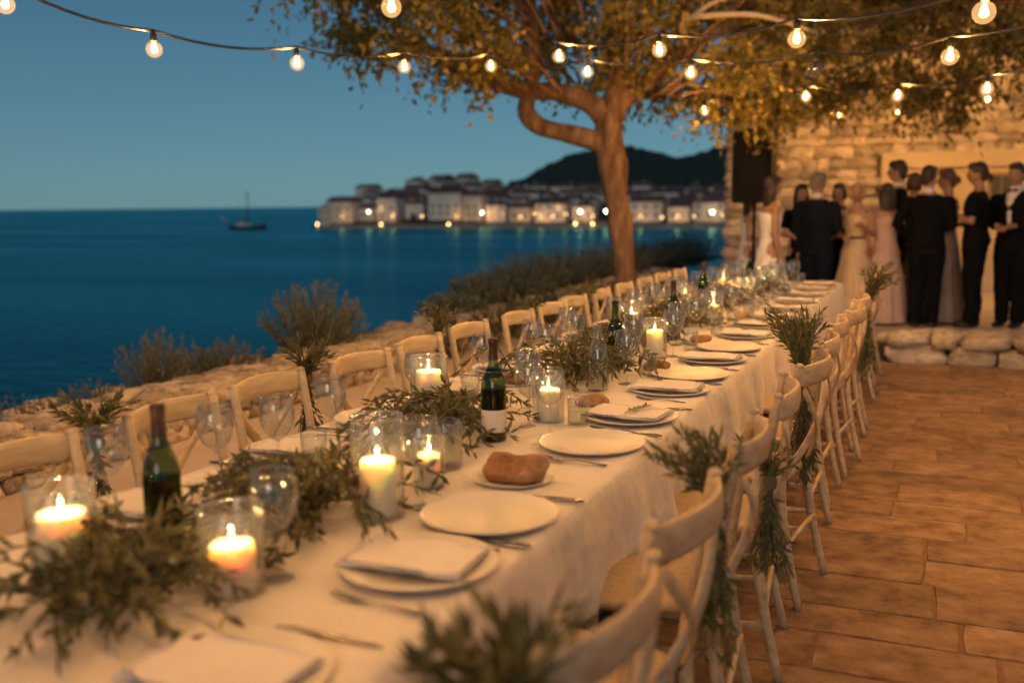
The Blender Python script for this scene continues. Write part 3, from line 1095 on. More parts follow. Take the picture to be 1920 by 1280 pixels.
# ================================================================== TREE AND VINE
CLUMPS = [(-5.9,8.6,3.79,0.53),(-7.3,10.6,4.88,0.46),(-6.8,10.8,3.62,0.4),(-6.5,10.3,3.97,0.52),(-5.6,8.8,4.08,0.49),(-5.8,9.1,4.58,0.38),(-6.1,10.1,3.36,0.39),(-6.5,11.2,4.07,0.46),(-6.2,10.4,4.35,0.39),(-6.7,11.1,4.98,0.37),(-5.6,9.6,4.96,0.45),(-5.1,9.3,3.13,0.36),(-5.3,9.6,3.63,0.5),(-5.6,10.5,4.25,0.38),(-5.1,9.6,4.35,0.48),(-5.5,9.9,4.84,0.45),(-5.7,11.5,3.23,0.42),(-4.6,8.9,3.32,0.54),(-5.0,10.2,4.07,0.48),(-5.1,9.8,4.48,0.44),(-5.0,10.2,4.94,0.42),(-4.4,9.4,2.89,0.35),(-4.3,9.3,3.24,0.44),(-4.5,9.1,3.57,0.39),(-4.6,9.5,4.09,0.45),(-5.9,12.1,5.26,0.46),(-4.8,10.5,5.21,0.45),(-4.1,9.2,3.05,0.34),(-5.1,11.6,4.04,0.37),(-4.4,9.9,4.04,0.4),(-4.4,9.6,4.45,0.54),(-5.5,12.3,5.79,0.53),(-4.6,11.5,3.41,0.38),(-4.7,12.0,3.92,0.54),(-4.5,11.3,4.24,0.48),(-4.4,11.0,4.68,0.49),(-4.8,12.3,5.5,0.37),(-4.3,11.3,3.16,0.4),(-4.5,12.4,3.74,0.37),(-4.1,11.4,3.97,0.5),(-3.8,10.1,4.19,0.54),(-4.6,12.2,5.15,0.51),(-3.5,11.2,2.97,0.39),(-3.3,10.5,3.36,0.51),(-3.8,11.1,3.93,0.37),(-3.6,11.2,4.39,0.48),(-3.5,10.8,4.66,0.46),(-4.0,12.4,5.52,0.38),(-3.6,12.0,3.06,0.4),(-3.9,12.6,3.66,0.38),(-3.7,12.5,4.16,0.44),(-3.8,12.1,4.67,0.53),(-3.1,10.7,4.65,0.44),(-3.4,12.4,2.96,0.39),(-2.9,10.8,3.2,0.53),(-2.7,9.7,3.46,0.46),(-3.3,12.1,4.42,0.37),(-3.4,12.6,4.98,0.51),(-3.2,12.0,5.36,0.48),(-2.5,11.3,2.72,0.38),(-2.9,12.4,3.41,0.44),(-2.9,12.3,3.83,0.49),(-2.5,10.1,3.75,0.51),(-3.1,12.9,4.8,0.47),(-3.0,12.0,5.02,0.44),(-2.5,11.9,2.71,0.4),(-1.9,10.0,2.82,0.52),(-2.5,12.7,3.74,0.39),(-2.4,11.6,4.04,0.54),(-2.9,13.2,4.97,0.48),(-2.6,12.6,5.31,0.52),(-1.9,11.3,2.55,0.38),(-2.0,11.0,3.0,0.42),(-2.2,13.4,3.87,0.44),(-2.3,12.8,4.25,0.44),(-1.9,10.8,4.13,0.49),(-1.9,11.5,4.75,0.48),(-1.7,10.5,4.81,0.55),(-1.7,11.1,2.48,0.37),(-1.8,13.3,3.12,0.51),(-1.6,10.9,3.2,0.54),(-1.8,12.9,3.93,0.46),(-1.6,11.2,4.11,0.39),(-1.6,10.4,4.26,0.38),(-2.1,13.7,5.57,0.53),(-1.4,13.5,2.81,0.43),(-1.4,13.1,3.33,0.5),(-1.6,12.9,3.8,0.52),(-1.4,11.0,3.9,0.53),(-1.4,12.6,4.63,0.52),(-1.5,12.6,5.07,0.37),(-1.5,14.8,3.07,0.39),(-1.4,14.3,3.64,0.47),(-1.4,13.9,4.1,0.52),(-1.2,14.1,4.74,0.54),(-1.3,14.7,5.41,0.47),(-1.2,13.8,5.58,0.42),(-1.0,13.4,3.0,0.42),(-0.9,14.7,3.62,0.42),(-0.9,13.7,4.09,0.52),(-0.8,15.1,4.96,0.49),(-0.9,13.8,5.23,0.55),(-0.5,14.1,3.07,0.44),(-0.6,12.1,3.32,0.37),(-0.6,15.2,4.39,0.38),(-0.6,14.9,4.99,0.36),(-0.6,14.0,5.37,0.36),(-0.3,13.1,2.8,0.41),(-0.1,14.5,3.54,0.42),(-0.4,13.8,3.95,0.44),(-0.2,14.7,4.71,0.42),(-0.3,14.9,5.34,0.44),(-0.2,11.5,4.8,0.54),(0.2,13.1,2.91,0.4),(0.1,14.0,3.5,0.46),(0.0,12.5,3.64,0.53),(-0.0,14.7,4.48,0.55),(-0.0,11.8,4.24,0.54),(0.1,15.5,5.69,0.38),(0.4,15.8,3.23,0.41),(0.5,12.0,3.3,0.42),(0.6,14.5,4.21,0.37),(0.4,12.4,4.31,0.37),(0.3,12.4,4.81,0.37),(1.0,16.0,3.23,0.43),(0.6,12.3,3.36,0.54),(0.9,14.8,4.35,0.37),(0.8,15.0,4.99,0.52),(0.5,12.6,4.82,0.45),(1.2,13.3,2.91,0.39),(0.9,11.8,3.22,0.4),(1.0,14.3,4.04,0.48),(1.1,13.5,4.31,0.54),(1.1,13.5,4.71,0.4),(1.0,12.8,4.89,0.5),(1.2,11.9,2.75,0.35),(1.3,12.4,3.22,0.45),(1.3,13.9,3.88,0.37),(1.5,15.3,4.72,0.38),(1.5,14.6,5.01,0.45),(1.7,12.7,2.82,0.37),(1.8,15.2,3.65,0.44),(1.4,12.5,3.75,0.39),(1.7,14.0,4.45,0.48),(1.7,13.7,4.77,0.46),(2.0,13.2,2.85,0.38),(2.2,13.8,3.39,0.4),(2.0,12.7,3.66,0.47),(1.9,12.8,4.21,0.47),(2.5,16.2,5.35,0.38)]


def rvec(rg):
    while True:
        v = Vector((rg.uniform(-1, 1), rg.uniform(-1, 1), rg.uniform(-1, 1)))
        if 0.05 < v.length < 1:
            return v


def foliage(mb, clumps, per, L, rg, droop=0.5):
    for (x, y, z, r) in clumps:
        c = Vector((x, y, z))
        # several drooping sprays per clump, leaves along each spray
        for s in range(per):
            d = rvec(rg).normalized()
            d.z *= 0.8
            a = c + rvec(rg) * r * 0.45
            ln = r * rg.uniform(.6, 1.3)
            nl = 9
            for k in range(nl):
                t = (k + rg.random()) / nl
                p = a + d * ln * t + Vector((0, 0, -droop * ln * t * t))
                ld = (d * .6 + rvec(rg) * .9 + Vector((0, 0, -.35))).normalized()
                l_ = L * rg.uniform(.6, 1.25)
                mb.leaf(p, ld, rvec(rg), l_, l_ * rg.uniform(.42, .6))


def smooth_path(pts, k=3):
    """Catmull-Rom resample"""
    P = [Vector(p) for p in pts]
    out = []
    for i in range(len(P) - 1):
        p0 = P[max(i - 1, 0)]
        p1, p2 = P[i], P[i + 1]
        p3 = P[min(i + 2, len(P) - 1)]
        for j in range(k):
            t = j / k
            out.append(0.5 * ((2 * p1) + (p2 - p0) * t + (2 * p0 - 5 * p1 + 4 * p2 - p3) * t * t + (3 * p1 - p0 - 3 * p2 + p3) * t ** 3))
    out.append(P[-1])
    return out


def lerp_list(a, n):
    out = []
    for i in range(n):
        t = i / (n - 1) * (len(a) - 1)
        k = min(int(t), len(a) - 2)
        out.append(a[k] + (a[k + 1] - a[k]) * (t - k))
    return out


def limb(mb, pts, rads, n=12, k=4, rough=.12):
    p = smooth_path(pts, k)
    r = lerp_list(rads, len(p))
    o = len(mb.v)
    mb.tube(p, r, n)
    for i in range(o, len(mb.v)):
        v = mb.v[i]
        ci = p[min((i - o) // n, len(p) - 1)]
        nz = noise.noise(Vector((v.x * 4, v.y * 4, v.z * 2.2))) * rough + noise.noise(v * 11) * rough * .4
        ang = math.atan2(v.y - ci.y, v.x - ci.x)
        ridge = abs(noise.noise(Vector((math.cos(ang) * 3.2, math.sin(ang) * 3.2, v.z * 1.6)))) * -.22 if n > 20 else 0
        mb.v[i] = v + (v - ci) * (nz + ridge)


rg = random.Random(77)
tree = thing('gnarled_tree', 'gnarled old tree with forked trunk beside the sea-side chairs', 'tree', (-3.2, 10.85, 0))
off = Vector((-3.2, 10.85, 0))


def rel(pts):
    return [Vector(p) - off for p in pts]


mb = MB()
limb(mb, rel([(-3.17, 10.83, -0.1), (-3.19, 10.84, 0.13), (-3.25, 10.89, 0.67), (-3.32, 10.94, 1.15), (-3.41, 10.97, 1.63), (-3.45, 11.0, 1.99), (-3.51, 11.02, 2.26), (-3.50, 11.04, 2.5)]),
     [.20, .145, .125, .13, .145, .18, .17, .14], 40, 9, .2)
obj('trunk', mb, 'bark', tree)
for pts, rads in (
    ([(-3.50, 11.0, 2.12), (-3.62, 10.97, 2.2), (-3.9, 10.85, 2.28), (-4.21, 10.73, 2.37), (-4.37, 10.69, 2.53), (-4.36, 10.73, 2.75), (-4.33, 10.8, 3.14), (-4.39, 10.87, 3.8), (-4.47, 10.94, 4.52)], [.13, .12, .105, .10, .10, .085, .085, .08, .06]),
    ([(-3.49, 11.03, 2.36), (-3.69, 10.99, 2.62), (-4.03, 10.87, 2.75), (-4.4, 10.72, 2.79), (-4.79, 10.56, 2.89), (-5.07, 10.46, 3.03), (-5.33, 10.38, 3.19), (-5.68, 10.27, 3.45), (-6.3, 10.3, 3.9)], [.13, .12, .105, .10, .09, .075, .06, .05, .03]),
    ([(-3.5, 11.03, 2.36), (-3.42, 11.11, 2.62), (-3.12, 11.28, 2.88), (-2.72, 11.5, 3.24), (-2.23, 11.76, 3.53), (-1.69, 12.03, 3.77)], [.14, .12, .10, .085, .07, .05]),
    ([(-3.48, 11.03, 2.4), (-3.45, 11.1, 2.8), (-3.5, 11.3, 3.4), (-3.4, 11.5, 4.2), (-3.6, 11.6, 5.0)], [.13, .11, .09, .07, .04])):
    mb = MB()
    limb(mb, rel(pts), rads, 12, 4, .14)
    obj('limb', mb, 'bark', tree)
mb = MB()
limb(mb, rel([(-2.72, 11.5, 3.24), (-2.6, 10.7, 3.36), (-2.28, 9.83, 3.27), (-1.73, 9.62, 3.22), (-1.4, 9.53, 3.12), (-1.15, 9.37, 3.0)]), [.04, .034, .03, .026, .022, .012], 8, 4)
limb(mb, rel([(-2.28, 9.83, 3.27), (-2.0, 9.7, 3.38), (-1.52, 9.5, 3.34), (-0.9, 9.36, 3.24)]), [.024, .02, .016, .008], 8, 4)
obj('bare_branch', mb, 'bark_pale', tree)
tree_cl = [c for c in CLUMPS if c[0] < -1.05]
vine_cl = [c for c in CLUMPS if c[0] >= -1.05 and not (c[1] > 14.4 and c[2] < 3.4)]
mb = MB()
for (x, y, z, r) in tree_cl:
    a = Vector((-3.5 + (x + 3.5) * .45, 11 + (y - 11) * .45, max(z - .35, 2.7) * .62 + 1.0))
    e_ = Vector((x, y, z))
    mid = a.lerp(e_, .5) + Vector((rg.uniform(-.1, .1), rg.uniform(-.1, .1), .12))
    mb.tube([p - off for p in smooth_path([a, mid, e_], 3)], lerp_list([.028, .018, .006], 7), 5)
obj('twigs', mb, 'bark', tree)['kind'] = 'stuff'
mb = MB()
foliage(mb, [(x - off.x, y - off.y, z, r) for (x, y, z, r) in tree_cl], 46, .098, rg)
obj('leaves', mb, 'leaf_tree', tree)['kind'] = 'stuff'

vine = thing('climbing_vine', 'leafy vine hanging in front of the stone building above the guests', 'vine', (1.6, 16.9, 0.1))
offv = Vector((1.6, 16.9, 0.1))
mb = MB()
limb(mb, [p - offv for p in map(Vector, [(2.4, 16.8, 0), (2.45, 16.75, 1.5), (2.2, 16.6, 2.8), (1.6, 15.5, 3.7), (.6, 14, 3.9), (-.4, 13.2, 3.7), (-1.0, 12.8, 3.5)])], [.07, .06, .06, .05, .045, .035, .02], 8, 4)
for (x, y, z, r) in vine_cl:
    a = Vector((min(max(x * .8 + .3, -.6), 2.0), 14.4 + (y - 14.4) * .4, 3.8))
    mb.tube([p - offv for p in smooth_path([a, a.lerp(Vector((x, y, z)), .5) + Vector((0, 0, .15)), Vector((x, y, z))], 3)], .012, 5)
obj('stems', mb, 'bark', vine)
mb = MB()
foliage(mb, [(x - offv.x, y - offv.y, z - offv.z, r) for (x, y, z, r) in vine_cl], 44, .105, rg, droop=.8)
# hanging tendril by the lights
foliage(mb, [(.13 - offv.x, 12.4 - offv.y, z - offv.z, .16) for z in (2.75, 2.62, 2.5, 2.4)], 8, .09, rg, droop=.8)
obj('leaves', mb, 'leaf_vine', vine)['kind'] = 'stuff'

# ================================================================== SHRUBS
def shrub(name, label, loc, h, wd, n_stem, n_leaf, leafmat, L, seed, cat='shrub', group='shrubs in the planting bed', wfac=.16):
    r_ = random.Random(seed)
    t = thing(name, label, cat, loc, 0, group)
    st = MB()
    lf = MB()
    for i in range(n_stem):
        a = r_.uniform(0, 2 * PI)
        sp = r_.random() ** .6 * wd * .5
        tip = Vector((math.cos(a) * sp, math.sin(a) * sp, h * r_.uniform(.55, 1.0) * (1 - .35 * (sp / (wd * .5)) ** 2)))
        base = Vector((tip.x * .25, tip.y * .25, -.05))
        mid = base.lerp(tip, .5) + Vector((tip.x * .12, tip.y * .12, h * .08))
        pth = smooth_path([base, mid, tip], 3)
        st.tube(pth, lerp_list([.006, .004, .0015], len(pth)), 4)
        for k in range(n_leaf):
            t_ = .2 + .8 * (k + r_.random()) / n_leaf
            q = t_ * (len(pth) - 1)
            j = min(int(q), len(pth) - 2)
            p = pth[j].lerp(pth[j + 1], q - j)
            ax = (pth[j + 1] - pth[j]).normalized()
            d = (ax * .9 + rvec(r_) * .9).normalized()
            l_ = L * r_.uniform(.6, 1.3)
            lf.leaf(p, d, rvec(r_), l_, l_ * wfac * r_.uniform(.8, 1.3))
    obj('stems', st, 'stem', t)['kind'] = 'stuff'
    obj('foliage', lf, leafmat, t)['kind'] = 'stuff'
    return t


shrub('feathery_shrub', 'large feathery grey-green shrub on the sea wall before open water', (-5.1, 7.4, .15), .72, .95, 170, 30, 'leaf_shrub', .055, 1)
shrub('feathery_shrub', 'thin reddish upright shrub among rocks above dark water', (-5.2, 5.55, .15), .50, .6, 80, 22, 'leaf_shrub', .045, 2)
shrub('feathery_shrub', 'low sprawling dry shrub between the thin shrub and the large one', (-5.25, 6.25, .15), .34, .8, 90, 22, 'leaf_shrub', .045, 3)
shrub('feathery_shrub', 'sparse weedy shrub low on the wall at the picture edge', (-5.25, 4.45, .12), .26, .6, 26, 14, 'leaf_shrub', .04, 4)
shrub('feathery_shrub', 'tiny dry shrub between the sparse weed and the thin upright shrub', (-5.3, 5.0, .12), .24, .4, 20, 14, 'leaf_shrub', .04, 5)
for i, (y, x, h, wd) in enumerate(((10.4, -5.2, .42, .8), (11.3, -5.3, .62, .95), (12.2, -5.25, .78, 1.1), (13.2, -5.3, .88, 1.2), (14.3, -5.3, .85, 1.2), (15.6, -5.2, .85, 1.2), (17.0, -5.2, .82, 1.3), (18.6, -5.2, .80, 1.3), (20.4, -5.2, .8, 1.4), (22.5, -5.2, .85, 1.5))):
    shrub('hedge_shrub', '%s dense silvery shrub of the hedge along the sea wall' % ordn(i), (x, y, .15), h * .84, wd, 120, 26, 'leaf_shrub', .07, 20 + i, group='hedge shrubs along the sea wall', wfac=.2)
for i, (y, x, h) in enumerate(((9.6, -4.35, .34), (10.3, -4.3, .42), (11.2, -4.3, .40), (12.4, -4.1, .42), (8.8, -4.4, .2), (13.4, -3.9, .4))):
    shrub('leafy_plant', '%s low yellow-green leafy plant at the foot of the sea wall' % ordn(i), (x, y, 0), h + .22, .5, 22, 9, 'leaf_low', .085, 50 + i, 'plant', 'low leafy plants by the wall', wfac=.35)
for i, (y, x) in enumerate(((5.1, -4.98), (5.7, -5.0), (6.4, -5.0), (4.5, -4.98), (7.9, -5.0))):
    shrub('ground_plant', '%s dark creeping plant between the stones of the sea wall' % ordn(i), (x, y, .2), .12, .6, 34, 8, 'leaf_shrub', .04, 70 + i, 'plant', 'creeping plants on the sea wall', wfac=.4)


# ================================================================== LONG TABLE
TX0, TX1, TY0, TY1, TZ = -1.93, -0.79, 0.05, 9.55, 0.76
tb = thing('banquet_table', 'long banquet table hidden beneath the linen cloth', 'table', (-1.36, 4.8, 0))
mb = MB().box((0, 0, .735), (1.08, 9.4, .03))
obj('tabletop', mb, 'table_wood', tb, smooth=False)
for yy in (-4.4, -1.5, 1.5, 4.4):
    for xx in (-.42, .42):
        obj('leg', MB().box((xx, yy, .36), (.06, .06, .718)), 'table_wood', tb, smooth=False)


def tablecloth():
    m = MB()
    W = TX1 - TX0
    drop = 0.26
    # across profile: hanging side, rounded edge, top, rounded edge, hanging side
    prof = []
    nd, nt = 9, 22
    for i in range(nd):
        prof.append(('L', 1 - i / nd))
    prof.append(('LE', 0))
    for i in range(nt + 1):
        prof.append(('T', i / nt))
    prof.append(('RE', 0))
    for i in range(nd):
        prof.append(('R', (i + 1) / nd))
    ny = 420
    for j in range(ny + 1):
        y = TY0 + (TY1 - TY0) * j / ny
        for kind, t in prof:
            wr = fbm(y * 1.1, 3.1) * .5 + .5
            if kind == 'T':
                x = TX0 + .012 + (W - .024) * t
                z = TZ + .0022 * fbm(x * 3.2, y * 2.1, 1.0) + .006 * max(0, 1 - abs(fbm(x * .9, y * .7, 4) * 6)) + .003 * max(0, 1 - abs(x + 1.36) / .012) + .005 * max(0, 1 - abs(fbm(x * 2.1 + 7, y * 1.7, 9) * 8))
            elif kind in ('LE', 'RE'):
                x = TX0 if kind == 'LE' else TX1
                z = TZ - .010 + .003 * fbm(0, y * 3)
            else:
                s = -1 if kind == 'L' else 1
                fold = math.sin(y * 17 + 2.2 * fbm(y * .9, s * 3.0)) * .5 + fbm(y * 2.3, s * 7.0) * .9 + .35 * fbm(y * 11, s * 2.0 + t * .6)
                amp = .052 * t ** 1.05
                x = (TX0 if s < 0 else TX1) + s * (.004 + .012 * t + amp * (fold * .8 + .35))
                z = TZ - .012 - drop * t * (1 + .02 * fbm(y * 1.5, 9 + s))
            m.v.append(Vector((x, y, z)))
    k = len(prof)
    for j in range(ny):
        for i in range(k - 1):
            a = j * k + i
            m.f.append((a, a + 1, a + 1 + k, a + k))
    # far and near ends hang down
    for j, s in ((0, -1), (ny, 1)):
        o = len(m.v)
        idx = [j * k + i for i in range(nd, nd + nt + 3)]
        for q in range(1, 6):
            t = q / 5
            for a in idx:
                p = m.v[a]
                m.v.append(Vector((p.x, (TY0 if s < 0 else TY1) + s * (.006 + .02 * t * (1 + math.sin(p.x * 14) * .6)), TZ - .012 - drop * t)))
        rows = [idx] + [[o + q * len(idx) + i for i in range(len(idx))] for q in range(5)]
        for q in range(5):
            for i in range(len(idx) - 1):
                f_ = (rows[q][i], rows[q][i + 1], rows[q + 1][i + 1], rows[q + 1][i])
                m.f.append(f_ if s > 0 else f_[::-1])
    return m


tag(obj('tablecloth', tablecloth(), 'linen'), 'long cream linen cloth covering the whole banquet table', 'tablecloth')

# ================================================================== CHAIRS
def make_chair(wood):
    t = thing('crossback_chair', 'x', 'chair')
    for s in (-1, 1):
        m = MB()
        m.tube(smooth_path([(s * .205, -.285, 0), (s * .195, -.235, .22), (s * .19, -.205, .45), (s * .198, -.225, .66), (s * .2, -.262, .885)], 4),
               lerp_list([.0135, .016, .018, .0165, .015], 17), 10)
        m.ell((s * .2, -.263, .888), (.0165, .0165, .012), 10, 6)
        obj('rear_leg', m, wood, t)
    for s in (-1, 1):
        m = MB().tube([(s * .20, .205, 0), (s * .185, .19, .25), (s * .18, .185, .44)], [.0135, .018, .019], 10)
        obj('front_leg', m, wood, t)
    m = MB()
    arc = []
    for i in range(13):
        u = -1 + 2 * i / 12
        arc.append((u * .205, -.262 - .052 * (1 - u * u), .846 + .010 * (1 - u * u)))
    m.tube(arc, [.032] + [.040] * 11 + [.032], 12, flat=(1, .24), upv=(0, 0, 1))
    obj('top_rail', m, wood, t)
    for s in (-1, 1):
        pts = []
        for i in range(9):
            u = i / 8
            pts.append((s * (-.185 + .335 * u), -.272 + .070 * u - .045 * math.sin(PI * u) - .006 * s, .80 - .335 * u))
        m = MB().tube(pts, .0175, 8, flat=(1, .38), upv=(1, 0, .6))
        obj('cross_slat', m, wood, t)
    m = MB()
    n = 28
    rings_ = []
    for (ins, z) in ((0, .445), (.0, .468), (.012, .474)):
        r_ = []
        for j in range(n):
            a = 2 * PI * j / n
            ca, sa = math.cos(a), math.sin(a)
            q = 1 / ((abs(ca) ** 4 + abs(sa) ** 4) ** .25)
            w_ = .215 if sa > 0 else .20
            r_.append(Vector((ca * q * (w_ - ins), sa * q * (.21 - ins) - .005, z)))
        rings_.append(r_)
    for r_ in rings_:
        m.v += r_
    for i in range(2):
        for j in range(n):
            m.f.append((i * n + j, i * n + (j + 1) % n, (i + 1) * n + (j + 1) % n, (i + 1) * n + j))
    m.f.append(tuple(range(n - 1, -1, -1)))
    m.f.append(tuple(range(2 * n, 3 * n)))
    st = obj('seat_frame', m, wood, t)
    m = MB()
    for (ins, z) in ((.035, .4745), (.05, .478)):
        for j in range(n):
            p = rings_[0][j]
            f_ = 1 - ins / .21
            m.v.append(Vector((p.x * f_, p.y * f_, z)))
    for j in range(n):
        m.f.append((j, (j + 1) % n, n + (j + 1) % n, n + j))
    m.f.append(tuple(range(n, 2 * n)))
    obj('seat', m, 'rattan', t)
    m = MB().tube([(-.19, .197, .20), (.19, .197, .20)], .010, 8)
    obj('stretcher', m, wood, t)
    m = MB().tube([(-.195, -.24, .24), (.195, -.24, .24)], .010, 8)
    obj('stretcher', m, wood, t)
    for s in (-1, 1):
        obj('stretcher', MB().tube([(s * .19, .195, .16), (s * .197, -.24, .17)], .010, 8), wood, t)
    return t


chA = make_chair('wood_pale')
chB = make_chair('wood_white')
left_y = [1.80, 2.43, 2.92, 3.47, 4.03, 4.59, 5.19, 5.72, 6.16, 6.75, 7.3, 7.9, 8.5, 9.05]
right_y = [1.36, 1.90, 2.52, 3.16, 3.80, 4.42, 5.05, 5.68, 6.3, 6.9, 7.5, 8.1, 8.7]
rc = random.Random(9)
for i, y in enumerate(left_y):
    lab = '%s pale wooden cross-back chair from the camera on the sea side of the table' % ordn(i)
    loc = (-1.93 + rc.uniform(-.02, .02), y, 0.0)
    rz = -PI / 2 + rc.uniform(-.07, .07)
    if i == 0:
        chA.location = loc
        chA.rotation_euler = (0, 0, rz)
        chA['label'] = lab
        chA['group'] = 'chairs on the sea side'
    else:
        copy_tree(chA, loc, rz, lab)
for i, y in enumerate(right_y):
    lab = '%s whitewashed cross-back chair from the camera on the aisle side of the table' % ordn(i)
    loc = (-0.69 + rc.uniform(-.02, .025), y, 0.038)
    rz = PI / 2 + rc.uniform(-.13, .13)
    if i == 0:
        chB.location = loc
        chB.rotation_euler = (0, 0, rz)
        chB['label'] = lab
        chB['group'] = 'chairs on the aisle side'
    else:
        copy_tree(chB, loc, rz, lab)


# ---- olive bouquets tied to chair posts
def bouquet(label, loc, seed, upn=12, dn=12, up=.22, down=.38, lean=(0, 0), L=.042):
    r_ = random.Random(seed)
    t = thing('olive_bouquet', label, 'bouquet', loc, 0, 'olive bouquets tied to the chairs')
    st, lf = MB(), MB()
    for i in range(upn + dn):
        upw = i < upn
        a = r_.uniform(0, 2 * PI)
        sp = r_.uniform(.25, 1) * (.13 if upw else .07)
        ln = (up if upw else -down) * r_.uniform(.55, 1)
        tip = Vector((math.cos(a) * sp + (lean[0] if upw else 0), math.sin(a) * sp + (lean[1] if upw else 0), ln))
        pth = smooth_path([Vector((r_.uniform(-.01, .01), r_.uniform(-.01, .01), 0)), Vector((tip.x * .35, tip.y * .35, tip.z * .55)), tip], 3)
        st.tube(pth, lerp_list([.003, .002, .001], len(pth)), 4)
        nl = 18 if upw else 22
        for k in range(nl):
            q = (.12 + .88 * (k + r_.random()) / nl) * (len(pth) - 1)
            j = min(int(q), len(pth) - 2)
            p = pth[j].lerp(pth[j + 1], q - j)
            ax = (pth[j + 1] - pth[j]).normalized()
            d = ax * .8 + rvec(r_) * .75
            l_ = L * r_.uniform(.7, 1.25)
            lf.leaf(p, d, rvec(r_), l_, l_ * .24)
    obj('stems', st, 'stem', t)['kind'] = 'stuff'
    obj('leaves', lf, 'leaf_olive', t)['kind'] = 'stuff'
    m = MB()
    m.lathe([(.018, -.02), (.022, 0), (.018, .02)], 10)
    obj('ribbon', m, 'stem', t)
    return t


bouquet('olive bouquet tied between the first and second sea-side chairs', (-2.22, 2.12, .83), 1, 14, 9, .14, .30)
bouquet('olive bouquet tied between the third and fourth sea-side chairs', (-2.24, 3.20, .84), 2, 18, 8, .16, .30)
bouquet('upright olive bouquet tied between the fifth and sixth sea-side chairs', (-2.23, 4.30, .86), 3, 16, 9, .17, .34)
bouquet('small olive bouquet on the eighth sea-side chair', (-2.23, 5.44, .84), 4, 10, 6, .12, .25)
bouquet('small olive bouquet beside the tenth sea-side chair', (-2.23, 6.45, .84), 5, 10, 6, .12, .25)
bouquet('dark blurred bouquet on the first aisle-side chair closest to the camera', (-0.47, 1.10, .79), 6, 26, 26, .17, .30, L=.06)
bouquet('olive bouquet on the second aisle-side chair, partly hiding its top rail', (-0.44, 2.22, .80), 7, 24, 22, .17, .36, lean=(-.08, .04))
bouquet('long leafy bouquet hanging from the fifth aisle-side chair', (-0.46, 3.93, .83), 8, 34, 34, .24, .42, lean=(-.07, .03))
bouquet('leafy bouquet standing up behind the sixth aisle-side chair', (-0.53, 4.62, .82), 9, 26, 12, .20, .25, lean=(-.06, .02))
bouquet('tall dry bouquet on the tenth aisle-side chair below the guests', (-0.40, 6.60, .86), 10, 26, 26, .26, .50, lean=(.08, .0))
bouquet('small bouquet drooping between the third and fourth aisle-side chairs', (-0.42, 2.86, .70), 11, 10, 18, .10, .30)


# ================================================================== GREENERY RUNNER
def garland(label, loc, seed, L=.75, wd=.17, h=.15, n=34, leaf=.042):
    r_ = random.Random(seed)
    t = thing('olive_garland', label, 'garland', loc, 0, 'olive greenery along the table')
    st, lf = MB(), MB()
    for i in range(n):
        y0 = r_.uniform(-L / 2, L / 2) * .8
        x0 = r_.gauss(0, wd * .3)
        d = Vector((r_.uniform(-1, 1), r_.choice((-1, 1)) * r_.uniform(.2, 1.2), 0)).normalized()
        ln = r_.uniform(.16, .34)
        hh = h * r_.uniform(.35, 1.0)
        pth = smooth_path([(x0, y0, .012), Vector((x0, y0, hh * .9)) + d * ln * .35, Vector((x0, y0, hh * .75)) + d * ln * .75, Vector((x0, y0, max(.012, hh * .35))) + d * ln], 3)
        st.tube(pth, lerp_list([.0035, .0025, .001], len(pth)), 4)
        nl = 26
        for k in range(nl):
            q = (.06 + .94 * (k + r_.random()) / nl) * (len(pth) - 1)
            j = min(int(q), len(pth) - 2)
            p = pth[j].lerp(pth[j + 1], q - j)
            ax = (pth[j + 1] - pth[j]).normalized()
            dd = (ax * .8 + rvec(r_) * .8).normalized()
            l_ = leaf * r_.uniform(.65, 1.3)
            if p.z + dd.z * l_ < .006:
                dd.z = abs(dd.z)
            lf.leaf(p, dd, rvec(r_), l_, l_ * .3)
    obj('stems', st, 'stem', t)['kind'] = 'stuff'
    obj('leaves', lf, 'leaf_olive', t)['kind'] = 'stuff'


garland('dark olive garland between the two candles closest to the camera', (-1.41, 1.38, TZ), 1, .24, .13, .16, 46, .042)
garland('sunlit-looking olive garland beside the tall glass cylinder candle', (-1.40, 1.95, TZ), 2, .30, .17, .16, 50, .042)
garland('olive garland behind the green wine bottle', (-1.47, 2.85, TZ), 3, .7, .2, .15, 44)
garland('dense olive garland beside the clear water carafe', (-1.40, 3.92, TZ), 4, .75, .22, .2, 60)
garland('olive garland around the second green bottle', (-1.45, 4.95, TZ), 5, .8, .2, .17, 44)
garland('olive garland around the third bottle down the table', (-1.44, 5.95, TZ), 6, .8, .2, .17, 40)
garland('olive garland far down the table before the dark bottle', (-1.42, 7.0, TZ), 7, .8, .2, .17, 36)
garland('last olive garland at the far table end', (-1.40, 8.2, TZ), 8, 1.0, .2, .17, 40)

# ================================================================== CANDLES
def flame_light(parent, loc, energy):
    ld = bpy.data.lights.new('flame_light', 'POINT')
    ld.energy = energy * CANDLE_GAIN
    ld.color = CANDLE
    ld.shadow_soft_size = .004
    lo = bpy.data.objects.new('flame_light', ld)
    COL.objects.link(lo)
    lo.parent = parent
    lo.location = loc


